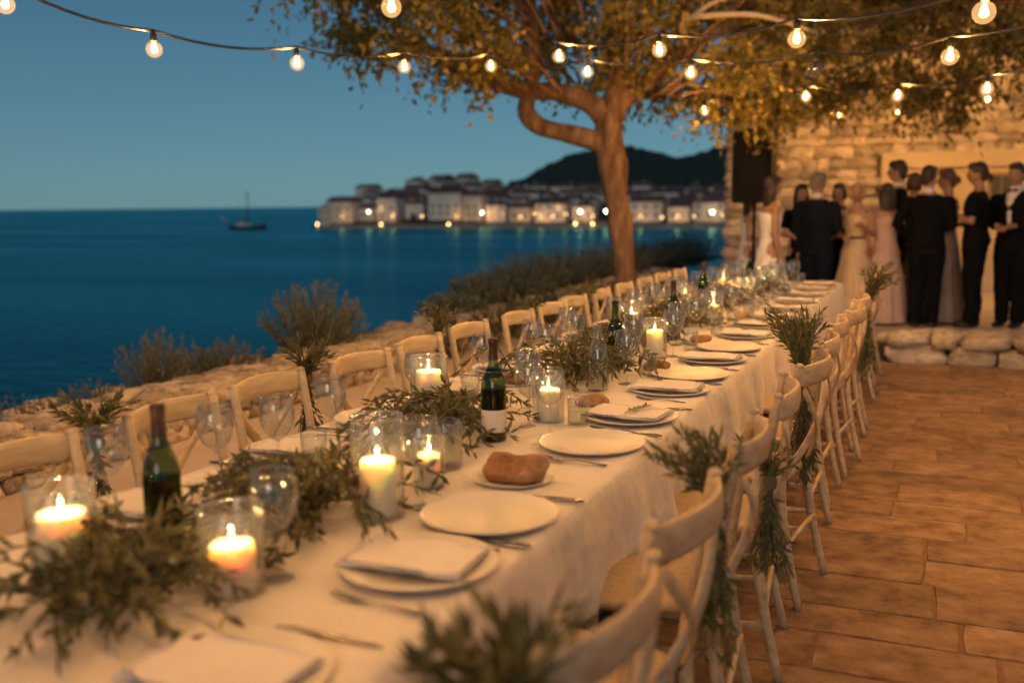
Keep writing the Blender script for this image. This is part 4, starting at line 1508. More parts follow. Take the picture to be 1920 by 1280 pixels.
def candle(label, vlabel, x, y, r, h, gr=None, gh=None, e=.55, wax='wax'):
    t = thing('pillar_candle', label, 'candle', (x, y, TZ + (.008 if gr else .002)), 0, 'lit candles on the table')
    m = MB()
    m.lathe([(0.0005, 0), (r * .97, 0), (r, .004), (r, h - .006), (r * .96, h), (r * .82, h - .002), (r * .6, h - .007), (.0005, h - .009)], 32)
    obj('wax', m, wax, t)
    m = MB().tube([(0, 0, h - .010), (.001, 0, h + .006)], .0012, 6)
    obj('wick', m, 'wick', t)
    m = MB()
    m.lathe([(.0003, h + .001), (.0032, h + .004), (.0048, h + .010), (.0043, h + .017), (.0024, h + .026), (.0003, h + .036)], 14)
    obj('flame', m, 'flame', t)
    flame_light(t, (0, 0, h + .017), e)
    if gr:
        g = thing('candle_glass', vlabel, 'glass', (x, y, TZ + .002), 0, 'glass cylinders around the candles')
        m = MB()
        m.lathe([(.0005, .006), (gr - .004, .006), (gr - .003, .012), (gr - .0025, gh - .001), (gr - .001, gh + .0015), (gr, gh), (gr, .004), (gr - .004, 0), (.0005, 0)], 40)
        obj('cylinder', m, 'glass_candle', g)
        m = MB()
        rim = [(gr - .0012 + .003 * math.cos(a), gh + .003 * math.sin(a)) for a in [2 * PI * k / 8 for k in range(9)]]
        m.lathe(rim, 40)
        obj('rim', m, 'glass_rim', g)


candle('thick ivory candle closest to the camera beside dark greenery', 'wide glass cylinder around the ivory candle closest to the camera', -1.575, 1.40, .050, .14, .066, .20, .6)
candle('short pinkish candle before the dark garland near the camera', 'glass cylinder around the short pinkish candle', -1.225, 1.48, .044, .095, .062, .17, .55, 'wax_pink')
candle('bright ivory candle in the tall glass cylinder', 'tall glass cylinder around the bright ivory candle', -1.21, 2.0, .044, .135, .063, .245, .65)
candle('small votive candle seen behind the large near wine glass', 'short glass cup around the small votive candle', -1.215, 2.27, .030, .085, .042, .13, .35)
candle('ivory candle before the fourth sea-side chair', 'glass cylinder around the candle before the sea-side chairs', -1.60, 3.0, .044, .17, .066, .225, .55)
candle('ivory candle glowing behind a wine glass beside the green bottle', 'glass cylinder around the candle beside the green bottle', -1.205, 3.12, .040, .11, .055, .17, .55)
candle('ivory candle just beyond the water carafe', 'glass cylinder around the candle beyond the water carafe', -1.235, 4.62, .040, .13, .058, .19, .55)
candle('candle halfway down the table among wine glasses', 'glass cylinder around the candle halfway down the table', -1.24, 6.0, .040, .12, .058, .19, .55)
candle('candle two thirds down the table among bright glasses', 'glass cylinder around the candle two thirds down the table', -1.27, 7.3, .040, .12, .058, .19, .55)
candle('candle on the far table end, last of its row', 'glass cylinder around the last candle of the row', -1.27, 8.55, .040, .14, .058, .19, .6)
candle('candle on the sea side beyond the second green bottle', 'glass cylinder around the sea-side candle beyond the second bottle', -1.58, 5.4, .04, .12, .058, .19, .5)
candle('candle on the sea side beyond the third bottle', 'glass cylinder around the sea-side candle beyond the third bottle', -1.58, 6.7, .04, .12, .058, .19, .5)
candle('candle on the sea side near the far table end', 'glass cylinder around the sea-side candle near the far end', -1.58, 8.0, .04, .12, .058, .19, .5)

# ================================================================== BOTTLES, CARAFE, JAR
def bottle(label, x, y, lab_txt=True, fill=.5, glass='glass_green', h=.325, foil='foil'):
    t = thing('wine_bottle', label, 'bottle', (x, y, TZ + .002), random.uniform(0, 6), 'bottles along the table')
    s = h / .325
    prof = [(.0005, .006), (.026, .002), (.035, 0), (.039, .006), (.040, .02), (.040, .165), (.0385, .185), (.033, .205), (.024, .225), (.0165, .245), (.0145, .262), (.0142, .31), (.0155, .312), (.0155, .322), (.0135, .325), (.0105, .325), (.0105, .30)]
    m = MB().lathe([(r, z * s) for r, z in prof], 36)
    gl = obj('glass_body', m, glass, t)
    if fill:
        m = MB().lathe([(.0005, .008), (.036, .008), (.0378, .02), (.0378, .185 * fill * 2 * s if fill < .5 else .165 * s), (.0005, .1655 * s if fill >= .5 else .185 * fill * 2 * s)], 28)
        obj('wine', m, 'wine_dark', t)
    if foil:
        m = MB().lathe([(.0165, .262 * s), (.0152, .266 * s), (.0150, .309 * s), (.0163, .311 * s), (.0163, .324 * s), (.0135, .327 * s), (.0005, .327 * s)], 24)
        obj('neck_foil', m, foil, t)
    if lab_txt:
        m = MB()
        n = 20
        for z in (.035, .105):
            for j in range(n + 1):
                a = -1.9 + 3.8 * j / n
                m.v.append(Vector((.0406 * math.cos(a), .0406 * math.sin(a), z)))
        for j in range(n):
            m.f.append((j, j + 1, j + n + 2, j + n + 1))
        lb = obj('label', m, 'label_paper', t)
        t.rotation_euler = (0, 0, R(-60))
    return t


bottle('green wine bottle with pale label in sharp focus', -1.265, 2.80, True, .5)
bottle('green wine bottle with foil neck behind the clear carafe', -1.31, 4.22, False, .3, foil=None, h=.31)
bottle('dark green bottle with red-brown foil beyond the candle by the carafe', -1.31, 5.28, False, .5)
bottle('dark bottle with orange foil far down the table', -1.43, 8.35, False, .5, h=.34)
bottle('dark bottle standing in the garland closest to the camera', -1.52, 1.62, False, .5)
bottle('green bottle on the sea side far down the table', -1.5, 6.9, False, .5)

t = thing('water_carafe', 'clear glass carafe half full of water beside dense greenery', 'carafe', (-1.225, 3.72, TZ + .002))
m = MB().lathe([(.0005, .004), (.030, 0), (.040, .004), (.043, .02), (.042, .13), (.036, .17), (.022, .205), (.0165, .235), (.018, .262), (.0165, .262), (.015, .235), (.0205, .205), (.034, .168), (.040, .13), (.041, .02), (.0005, .012)], 36)
obj('glass_body', m, 'glass', t)
m = MB().lathe([(.0005, .013), (.0395, .02), (.0395, .132), (.0005, .1325)], 30)
obj('water', m, 'water_clear', t)

t = thing('glass_jar', 'straight clear glass jar beside the tall cylinder candle', 'jar', (-1.275, 2.46, TZ + .002))
m = MB().lathe([(.0005, .006), (.054, .006), (.056, .012), (.056, .132), (.0575, .134), (.059, .132), (.059, .006), (.055, 0), (.0005, 0)], 36)
obj('glass_body', m, 'glass', t)
m = MB().lathe([(.0005, .0075), (.0545, .013), (.0545, .07), (.0005, .0705)], 30)
obj('water', m, 'water_clear', t)

# ================================================================== GLASSES
def make_wine():
    t = thing('wine_glass', 'x', 'glass', group='wine glasses on the table')
    m = MB().lathe([(.0005, .0005), (.034, .0005), (.0355, .0015), (.034, .003), (.015, .005), (.006, .008), (.0005, .0085)], 32)
    obj('foot', m, 'glass', t)
    m = MB().tube([(0, 0, .007), (0, 0, .03), (0, 0, .08), (0, 0, .1)], [.0055, .0035, .0035, .006], 12)
    obj('stem', m, 'glass', t)
    out_ = [(.003, .097), (.018, .106), (.034, .122), (.045, .143), (.0495, .163), (.0485, .185), (.0445, .205), (.0405, .222)]
    prof = out_ + [(r - .0012, z + .0004) for r, z in out_[::-1]]
    m = MB().lathe(prof, 36)
    bw = obj('bowl', m, 'glass', t)
    rim = [(.0399 + .0016 * math.cos(a), .2222 + .0016 * math.sin(a)) for a in [2 * PI * k / 8 for k in range(9)]]
    obj('rim', MB().lathe(rim, 36), 'glass_rim', bw)
    return t


def make_tumbler():
    t = thing('water_tumbler', 'x', 'glass', group='water tumblers on the table')
    m = MB().lathe([(.0005, .009), (.029, .009), (.032, .014), (.0352, .094), (.0365, .096), (.0375, .094), (.0345, .006), (.031, 0), (.0005, 0)], 32)
    gb = obj('glass_body', m, 'glass', t)
    rim = [(.0362 + .0016 * math.cos(a), .0955 + .0016 * math.sin(a)) for a in [2 * PI * k / 8 for k in range(9)]]
    obj('rim', MB().lathe(rim, 36), 'glass_rim', gb)
    m = MB().lathe([(.0005, .011), (.0305, .0145), (.0325, .045), (.0005, .0455)], 24)
    obj('water', m, 'water_clear', t)
    return t


wine0, tum0 = make_wine(), make_tumbler()
used = {'w': 0, 't': 0}


def put_glass(kind, x, y, label):
    src = wine0 if kind == 'w' else tum0
    loc = (x, y, TZ + .0025)
    rz = random.uniform(0, 6)
    if used[kind] == 0:
        src.location = loc
        src['label'] = label
        used[kind] = 1
    else:
        copy_tree(src, loc, rz, label)


put_glass('w', -1.16, 3.90, 'wine glass in sharp focus beside the water carafe')
put_glass('w', -1.165, 4.70, 'wine glass in front of the candle beyond the carafe')
put_glass('w', -1.115, 2.90, 'wine glass in front of the candle beside the green bottle')
put_glass('w', -1.235, 3.02, 'wine glass half hidden between green bottle and candle')
put_glass('w', -1.145, 2.10, 'blurred wine glass in front of the votive candle')
put_glass('w', -1.19, 1.57, 'large blurred wine glass behind the short pinkish candle')
put_glass('w', -1.80, 1.74, 'blurred wine glass beside the ivory candle by the first sea-side chair')
put_glass('t', -1.09, 3.10, 'empty water tumbler before a bread roll beside the candlelit wine glass')
put_glass('t', -1.13, 4.12, 'water tumbler before a bread roll beside the focused wine glass')
put_glass('t', -1.13, 4.92, 'water tumbler beyond the candle by the carafe')
put_glass('t', -1.78, 1.62, 'blurred tumbler by the first sea-side chair')
put_glass('t', -1.29, 1.60, 'blurred tumbler between the dark bottle and the short pinkish candle')
put_glass('w', -1.74, 2.06, 'wine glass before the second sea-side chair')
put_glass('w', -1.66, 2.22, 'wine glass just beyond the one before the second sea-side chair')
put_glass('t', -1.62, 2.02, 'tumbler behind the bright greenery before the second sea-side chair')
put_glass('w', -1.35, 3.30, 'wine glass between the green bottle and the carafe')
put_glass('w', -1.29, 4.45, 'wine glass beside the foil-less bottle behind the carafe')
put_glass('w', -1.24, 5.08, 'wine glass just before the dark green foil bottle')
rc = random.Random(14)
for i, y in enumerate((5.35, 5.75, 6.25, 6.6, 7.05, 7.5, 7.85, 8.25, 8.7, 9.1)):
    put_glass('w', -1.18 + rc.uniform(-.03, .02), y + rc.uniform(-.05, .05), '%s aisle-side wine glass beyond the third bottle' % ordn(i))
    put_glass('w', -1.29 + rc.uniform(-.03, .02), y + .16 + rc.uniform(-.05, .05), '%s inner wine glass beyond the third bottle, behind the aisle-side ones' % ordn(i))
    put_glass('t', -1.12 + rc.uniform(-.02, .02), y + .2, '%s aisle-side tumbler beyond the third bottle' % ordn(i))
for i, y in enumerate((2.45, 2.98, 3.5, 4.05, 4.6, 5.2, 5.72, 6.2, 6.75, 7.3, 7.9, 8.5, 9.0)):
    put_glass('w', -1.68 + rc.uniform(-.03, .03), y + .12 + rc.uniform(-.04, .04), '%s wine glass along the sea-side place settings' % ordn(i))
    put_glass('t', -1.64 + rc.uniform(-.03, .03), y - .08 + rc.uniform(-.04, .04), '%s tumbler along the sea-side place settings' % ordn(i))
    if y > 4:
        put_glass('w', -1.57 + rc.uniform(-.03, .03), y - .1 + rc.uniform(-.04, .04), '%s inner wine glass behind the sea-side place settings' % ordn(i))

# ================================================================== PLACE SETTINGS
plate_me = MB().lathe([(.0005, .0035), (.095, .0035), (.105, .006), (.135, .012), (.158, .0165), (.1635, .0185), (.165, .017), (.160, .012), (.135, .006), (.108, .0005), (.0005, .0005)], 48).mesh('dinner_plate', 'ceramic')
small_me = MB().lathe([(.0005, .003), (.06, .003), (.07, .006), (.092, .013), (.095, .0125), (.072, .002), (.06, .0005), (.0005, .0005)], 36).mesh('side_plate', 'ceramic')


def napkin_mesh(seed):
    m = MB()
    a, b = .27, .18
    nx, ny = 16, 10
    for layer in (0, 1, 2):
        o = len(m.v)
        z0 = .0205 + layer * .003
        for j in range(ny + 1):
            for i in range(nx + 1):
                u, v_ = i / nx - .5, j / ny - .5
                rr_ = max(abs(u) * 2, abs(v_) * 2)
                z = z0 + .0055 * abs(fbm(u * 3 + seed, v_ * 3, layer)) - .006 * max(0, rr_ - .7) * (2 - layer) * .5
                m.v.append(Vector((v_ * b * (1 - .03 * layer) + .014 * fbm(u * 3, seed + layer), u * a * (1 - .02 * layer), z)))
        for j in range(ny):
            for i in range(nx):
                q = o + j * (nx + 1) + i
                m.f.append((q + 1, q, q + nx + 1, q + nx + 2))
    # turned edge so the folded stack has thickness
    k = nx + 1
    e = (nx + 1) * (ny + 1)
    ring = [i for i in range(k)] + [j * k + nx for j in range(1, ny + 1)] + [ny * k + i for i in range(nx - 1, -1, -1)] + [j * k for j in range(ny - 1, 0, -1)]
    for q in range(len(ring)):
        a_, b_ = ring[q], ring[(q + 1) % len(ring)]
        m.f.append((a_, b_, b_ + e, a_ + e))
        m.f.append((a_ + e, b_ + e, b_ + 2 * e, a_ + 2 * e))
    return m.mesh('folded_napkin', 'napkin')


nap_me = [napkin_mesh(s * 3.7) for s in range(4)]


def fork_mesh():
    m = MB()
    m.tube([(.095, 0, .004), (.06, 0, .006), (.0, 0, .010), (-.025, 0, .008)], [.0085, .006, .0032, .004], 8, flat=(.35, 1), upv=(0, 0, 1))
    m.tube([(-.022, 0, .008), (-.04, 0, .005), (-.055, 0, .005)], [.004, .0115, .012], 8, flat=(.22, 1), upv=(0, 0, 1))
    for k in range(4):
        yy = -.0095 + k * .0063
        m.tube([(-.053, yy, .005), (-.075, yy, .007), (-.1, yy, .012)], [.002, .0019, .0010], 6)
    return m.mesh('fork', 'steel')


def knife_mesh():
    m = MB()
    m.tube([(.11, 0, .0055), (.09, 0, .006), (.02, 0, .0055), (.005, 0, .005)], [.006, .0095, .0075, .006], 8, flat=(.5, 1), upv=(0, 0, 1))
    m.tube([(.006, 0, .005), (-.02, .001, .004), (-.08, .002, .0035), (-.115, -.004, .003)], [.006, .0095, .0095, .002], 8, flat=(.14, 1), upv=(0, 0, 1))
    return m.mesh('knife', 'steel')


fork_me, knife_me = fork_mesh(), knife_mesh()
sprig_m = MB()
sr = random.Random(2)
sprig_m.tube([(0, -.075, .002), (.004, 0, .006), (0, .06, .004)], .0014, 5)
for k in range(16):
    u = k / 15
    sprig_m.leaf(Vector((.003, -.055 + .115 * u, .004)), Vector(((-1) ** k * .6, .9, sr.uniform(.1, .4))), Vector((0, 0, 1)), .034, .011)
sprig_me = sprig_m.mesh('olive_sprig', 'leaf_olive')


def setting(side, y, i, nap, x=None):
    ai = side == 'aisle'
    x = x if x is not None else (-.965 if ai else -1.755)
    rz = 0 if ai else PI
    where = '%s-side' % ('aisle' if ai else 'sea')
    o = ordn(i)
    sgn = 1 if ai else -1
    tag(link('dinner_plate', plate_me, None, (x, y, TZ + .003), rc.uniform(0, 6)), '%s white dinner plate from the camera on the %s of the table' % (o, where), 'plate', 'dinner plates on the ' + where)
    if nap:
        tag(link('folded_napkin', nap_me[i % 4], None, (x - .01 * sgn, y, TZ + .003), PI / 2 + rz + rc.uniform(-.12, .12)), 'folded linen napkin on the %s %s dinner plate from the camera' % (o, where), 'napkin', 'folded napkins on plates')
        if i > 3 and i % 2 == 0:
          tag(link('olive_sprig', sprig_me, None, (x + .02 * sgn, y, TZ + .036), rc.uniform(-.5, .5)), 'olive sprig on the napkin of the %s %s plate' % (o, where), 'sprig', 'olive sprigs on the napkins')
    tag(link('fork', fork_me, None, (x + .02 * sgn, y - .205 * sgn, TZ + .002), rz + rc.uniform(-.12, .12)), 'silver fork beside the %s %s plate from the camera' % (o, where), 'fork', 'forks on the table')
    tag(link('knife', knife_me, None, (x + .06 * sgn, y + .195 * sgn, TZ + .002), rz + rc.uniform(-.08, .08)), 'silver knife beside the %s %s plate from the camera' % (o, where), 'knife', 'knives on the table')


py = [1.18, 1.73, 2.08, 2.84, 3.26, 3.80, 4.16, 4.62, 5.02, 5.52, 6.0, 6.5, 7.0, 7.55, 8.1, 8.65, 9.2]
for i, y in enumerate(py):
    setting('aisle', y, i, i not in (2, 3, 6, 8), -.955 if i else -1.0)
for i, y in enumerate(left_y[:-1]):
    setting('sea', y + .02, i, i % 3 != 2)


# ---- bread
def bread(label, plabel, x, y, s, seed, on_plate=True):
    if on_plate:
        tag(link('side_plate', small_me, None, (x, y, TZ + .003), 0), plabel, 'plate', 'small bread plates').scale = (1.15, 1.15, 1)
    m = MB()
    m.ell((0, 0, 0), (.075 * s, .055 * s, .038 * s), 28, 18)
    for i, v in enumerate(m.v):
        n1 = noise.noise(Vector((v.x * 16 + seed, v.y * 16, v.z * 16)))
        n2 = noise.noise(Vector((v.x * 45 + seed, v.y * 45, v.z * 45)))
        sc = 1 + .34 * n1 + .09 * n2
        z = v.z * sc
        cut = max(0, 1 - abs(v.x * 12 + v.y * 6)) * .012 * s if v.z > 0 else 0
        m.v[i] = Vector((v.x * sc, v.y * sc, max(z, -.026 * s) - cut))
    o = obj('bread_roll', m, 'crust', None, True, (x, y, TZ + .026 * s + (.0075 if on_plate else .003)), random.uniform(-.4, .4))
    tag(o, label, 'bread', 'bread rolls on the table')


bread('large crusty bread roll on a small plate near the camera', 'small plate under the large bread roll near the camera', -1.03, 2.40, 1.28, 1)
bread('crusty bread roll behind the empty tumbler beside greenery', '', -1.15, 3.42, .8, 5, False)
bread('crusty bread piece behind the tumbler by the focused wine glass', '', -1.135, 4.28, .85, 9, False)
for i, (x, y) in enumerate(((-1.62, 2.72), (-1.6, 3.75), (-1.14, 5.2), (-1.14, 6.4), (-1.6, 4.85))):
    bread('%s small bread roll among the farther glasses' % ordn(i), '%s small plate under bread among the farther glasses' % ordn(i), x, y, .75, 20 + i)


# ================================================================== STRING LIGHTS
sock_m = MB().lathe([(.0005, .098), (.010, .098), (.012, .092), (.012, .084), (.0185, .078), (.0195, .048), (.0175, .036), (.0005, .036)], 16).mesh('lamp_socket', 'socket')
globe_prof = [(.0135, .040), (.0150, .034), (.020, .026)]
for k in range(1, 13):
    a = R(62) - (R(62) + PI / 2) * k / 12
    globe_prof.append((max(.0475 * math.cos(a), .0004), -.008 + .0475 * math.sin(a)))
globe_m = MB().lathe(globe_prof, 28).mesh('bulb', 'glass_bulb')
dark_globe_m = MB().lathe(globe_prof, 28).mesh('bulb', 'glass')
fil = MB()
for k in range(6):
    a = 2 * PI * k / 6
    fil.tube([(.004 * math.cos(a), .004 * math.sin(a), .024), (.013 * math.cos(a), .013 * math.sin(a), .0), (.006 * math.cos(a), .006 * math.sin(a), -.026)], .0034, 5)
fil_m = fil.mesh('filament', 'filament')
fil_off_m = fil.mesh('filament', 'steel')


def light_string(label, anchor0, bulbs, anchor1, dark=(), gain=1.0):
    """bulbs: globe centres; the cable runs 0.1 m above them"""
    base = Vector(bulbs[len(bulbs) // 2]) + Vector((0, 0, .1))
    t = thing('festoon_string', label, 'string lights', base, 0, 'festoon strings over the terrace')
    pts = [Vector(anchor0)] + [Vector(b_) + Vector((0, 0, .1)) for b_ in bulbs] + [Vector(anchor1)]
    fine = []
    for i in range(len(pts) - 1):
        n = 8
        for j in range(n):
            u = j / n
            p = pts[i].lerp(pts[i + 1], u)
            p.z -= .05 * 4 * u * (1 - u) * min(1.0, (pts[i + 1] - pts[i]).length)
            fine.append(p)
    fine.append(pts[-1])
    m = MB().tube([p - base for p in fine], .0085, 8)
    obj('cable', m, 'cable', t)
    for i, b_ in enumerate(bulbs):
        s = link('lamp_socket', sock_m, t, Vector(b_) - base)
        s.rotation_euler = (rc.uniform(-.06, .06), rc.uniform(-.06, .06), rc.uniform(0, 6))
        off_ = i in dark
        link('bulb', dark_globe_m if off_ else globe_m, s)
        link('filament', fil_off_m if off_ else fil_m, s)
        if not off_:
            ld = bpy.data.lights.new('bulb_light', 'POINT')
            ld.energy = BULB_W * gain
            ld.color = WARM
            ld.shadow_soft_size = .02
            lo = bpy.data.objects.new('bulb_light', ld)
            COL.objects.link(lo)
            lo.parent = s
            lo.location = (0, 0, -.002)


KNOT = (-4.33, 10.72, 3.12)
light_string('festoon string sagging across the open sky from the tree towards the camera', (-4.46, 2.6, 2.95),
             [(-4.41, 3.81, 2.54), (-4.28, 4.71, 2.43), (-4.01, 5.75, 2.46), (-3.75, 6.75, 2.54), (-3.5, 7.78, 2.65)], KNOT)
light_string('upper festoon string rising from the tree across the aisle', KNOT,
             [(-2.8, 7.52, 2.65), (-1.78, 6.71, 2.52), (-0.75, 5.67, 2.37), (0.13, 4.73, 2.28), (.95, 3.85, 2.36), (1.75, 3.0, 2.55)], (2.6, 2.2, 2.95))
light_string('middle festoon string from the tree with one unlit bulb', KNOT,
             [(-2.7, 7.92, 2.57), (-1.77, 7.59, 2.47), (-0.76, 6.63, 2.32), (0.01, 6.15, 2.29), (.85, 5.6, 2.38), (1.7, 5.1, 2.55)], (2.6, 4.6, 2.95), dark=(2,))
light_string('lower festoon string in front of the vine and the stone building', (-3.3, 11.2, 2.8),
             [(-2.31, 10.54, 2.45), (-1.21, 9.88, 2.48), (-0.38, 9.29, 2.39), (0.28, 8.45, 2.33), (1.0, 7.8, 2.42), (1.8, 7.2, 2.6)], (2.7, 6.6, 2.95))
light_string('festoon string close to the stone building above the guests', (-2.9, 14.2, 3.2),
             [(-2.2, 15.2, 2.80), (-1.4, 15.3, 2.72), (-0.62, 15.3, 2.72), (0.52, 15.2, 2.84), (1.45, 15.1, 2.6), (2.1, 15.0, 2.5)], (2.6, 14.9, 2.9), gain=1.9)  # end bulbs and extra power added to light wall and guests
light_string('festoon string high over the table with one bulb against the foliage', (-4.46, 2.6, 2.95),
             [(-3.3, 3.3, 2.75), (-2.41, 4.23, 2.43), (-1.5, 4.3, 2.95), (-0.5, 4.1, 3.0), (.6, 3.8, 3.0)], (2.6, 3.2, 3.2))
light_string('unseen festoon string added over the near end of the table', (-4.46, 2.6, 2.95),
             [(-3.2, 2.1, 2.8), (-2.2, 1.8, 2.7), (-1.2, 1.55, 2.65), (-.2, 1.3, 2.7)], (2.6, .7, 3.1), gain=.8)  # out of view, added to light the near table and chairs
light_string('unseen festoon string added behind the camera position', (-4.46, .2, 3.0),
             [(-3.2, -.3, 2.8), (-2.0, -.5, 2.7), (-.9, -.6, 2.65), (.1, -.7, 2.7)], (2.6, -.9, 3.1), gain=1.2)  # out of view, added to light camera-facing sides of the foreground
for (x, y, h, lab) in ((-4.46, 2.6, 3.0, 'wooden post carrying the festoon strings by the sea wall'), (-4.46, .2, 3.05, 'wooden post by the sea wall behind the camera'),
                       (2.65, 2.2, 3.2, 'wooden post on the aisle side carrying festoon strings'), (2.65, 4.6, 3.2, 'second wooden post on the aisle side'), (2.72, 6.6, 3.2, 'third wooden post on the aisle side'), (2.62, -.9, 3.2, 'wooden post on the aisle side behind the camera'), (2.65, 14.9, 3.0, 'wooden post in the yard beside the building')):
    m = MB().tube([(0, 0, 0), (.01, 0, h * .5), (0, .01, h)], [.045, .04, .035], 10)
    tag(obj('festoon_post', m, 'bark', None, True, (x, y, 0)), lab, 'post', 'posts carrying the festoon strings')

# ================================================================== LOUDSPEAKER
t = thing('loudspeaker', 'black loudspeaker raised on a pole beside the stone building', 'loudspeaker', (-2.02, 12.0, .09), R(-14))
m = MB()
for z, s in ((1.40, .96), (1.43, 1.04), (2.20, 1.04), (2.23, .96)):
    W, D = .235 * s, .19 * s
    for a, c in ((-W, -D * .55), (-W * .82, -D), (W * .82, -D), (W, -D * .55), (W * .8, D * .9), (W * .55, D), (-W * .55, D), (-W * .8, D * .9)):
        m.v.append(Vector((a, c, z)))
for i in range(3):
    for j in range(8):
        m.f.append((i * 8 + j, i * 8 + (j + 1) % 8, (i + 1) * 8 + (j + 1) % 8, (i + 1) * 8 + j))
m.f.append(tuple(range(7, -1, -1)))
m.f.append(tuple(range(24, 32)))
obj('cabinet', m, 'speaker_body', t, smooth=False)
m = MB()
for k in range(2):
    m.rings([(0, 0, 0, .001, .001)], 4, False) if False else None
m.box((0, -.205, 1.815), (.36, .012, .68))
g = obj('grille', m, 'speaker_grille', t, smooth=False)
m = MB().tube([(-.16, 0, 2.225), (-.13, 0, 2.25), (.13, 0, 2.25), (.16, 0, 2.225)], .012, 8)
obj('handle', m, 'speaker_body', t)
m = MB().tube([(0, 0, .25), (0, 0, 1.44)], .02, 10)
m.tube([(0, 0, .45), (0, 0, .9)], .025, 10)
obj('pole', m, 'speaker_body', t)
for k in range(3):
    a = 2 * PI * k / 3 + .4
    m = MB().tube([(0, 0, .78), (.5 * math.cos(a), .5 * math.sin(a), .012)], .013, 8)
    m.tube([(0, 0, .35), (.28 * math.cos(a), .28 * math.sin(a), .35)], .009, 6)
    obj('tripod_leg', m, 'speaker_body', t)


# ================================================================== PEOPLE
def arm_pts(side, pose, H):
    s = 1 if side == 'r' else -1
    sh = Vector((s * .106, 0, .790))
    if pose == 'down':
        el, wr = Vector((s * .135, -.012, .625)), Vector((s * .13, .03, .475))
    elif pose == 'front':
        el, wr = Vector((s * .140, -.005, .635)), Vector((s * .055, .115, .625))
    elif pose == 'hold':
        el, wr = Vector((s * .138, .01, .64)), Vector((s * .075, .125, .70))
    else:                       # 'hip'
        el, wr = Vector((s * .175, -.03, .65)), Vector((s * .10, .04, .555))
    return [p * H for p in (sh, el, wr)]


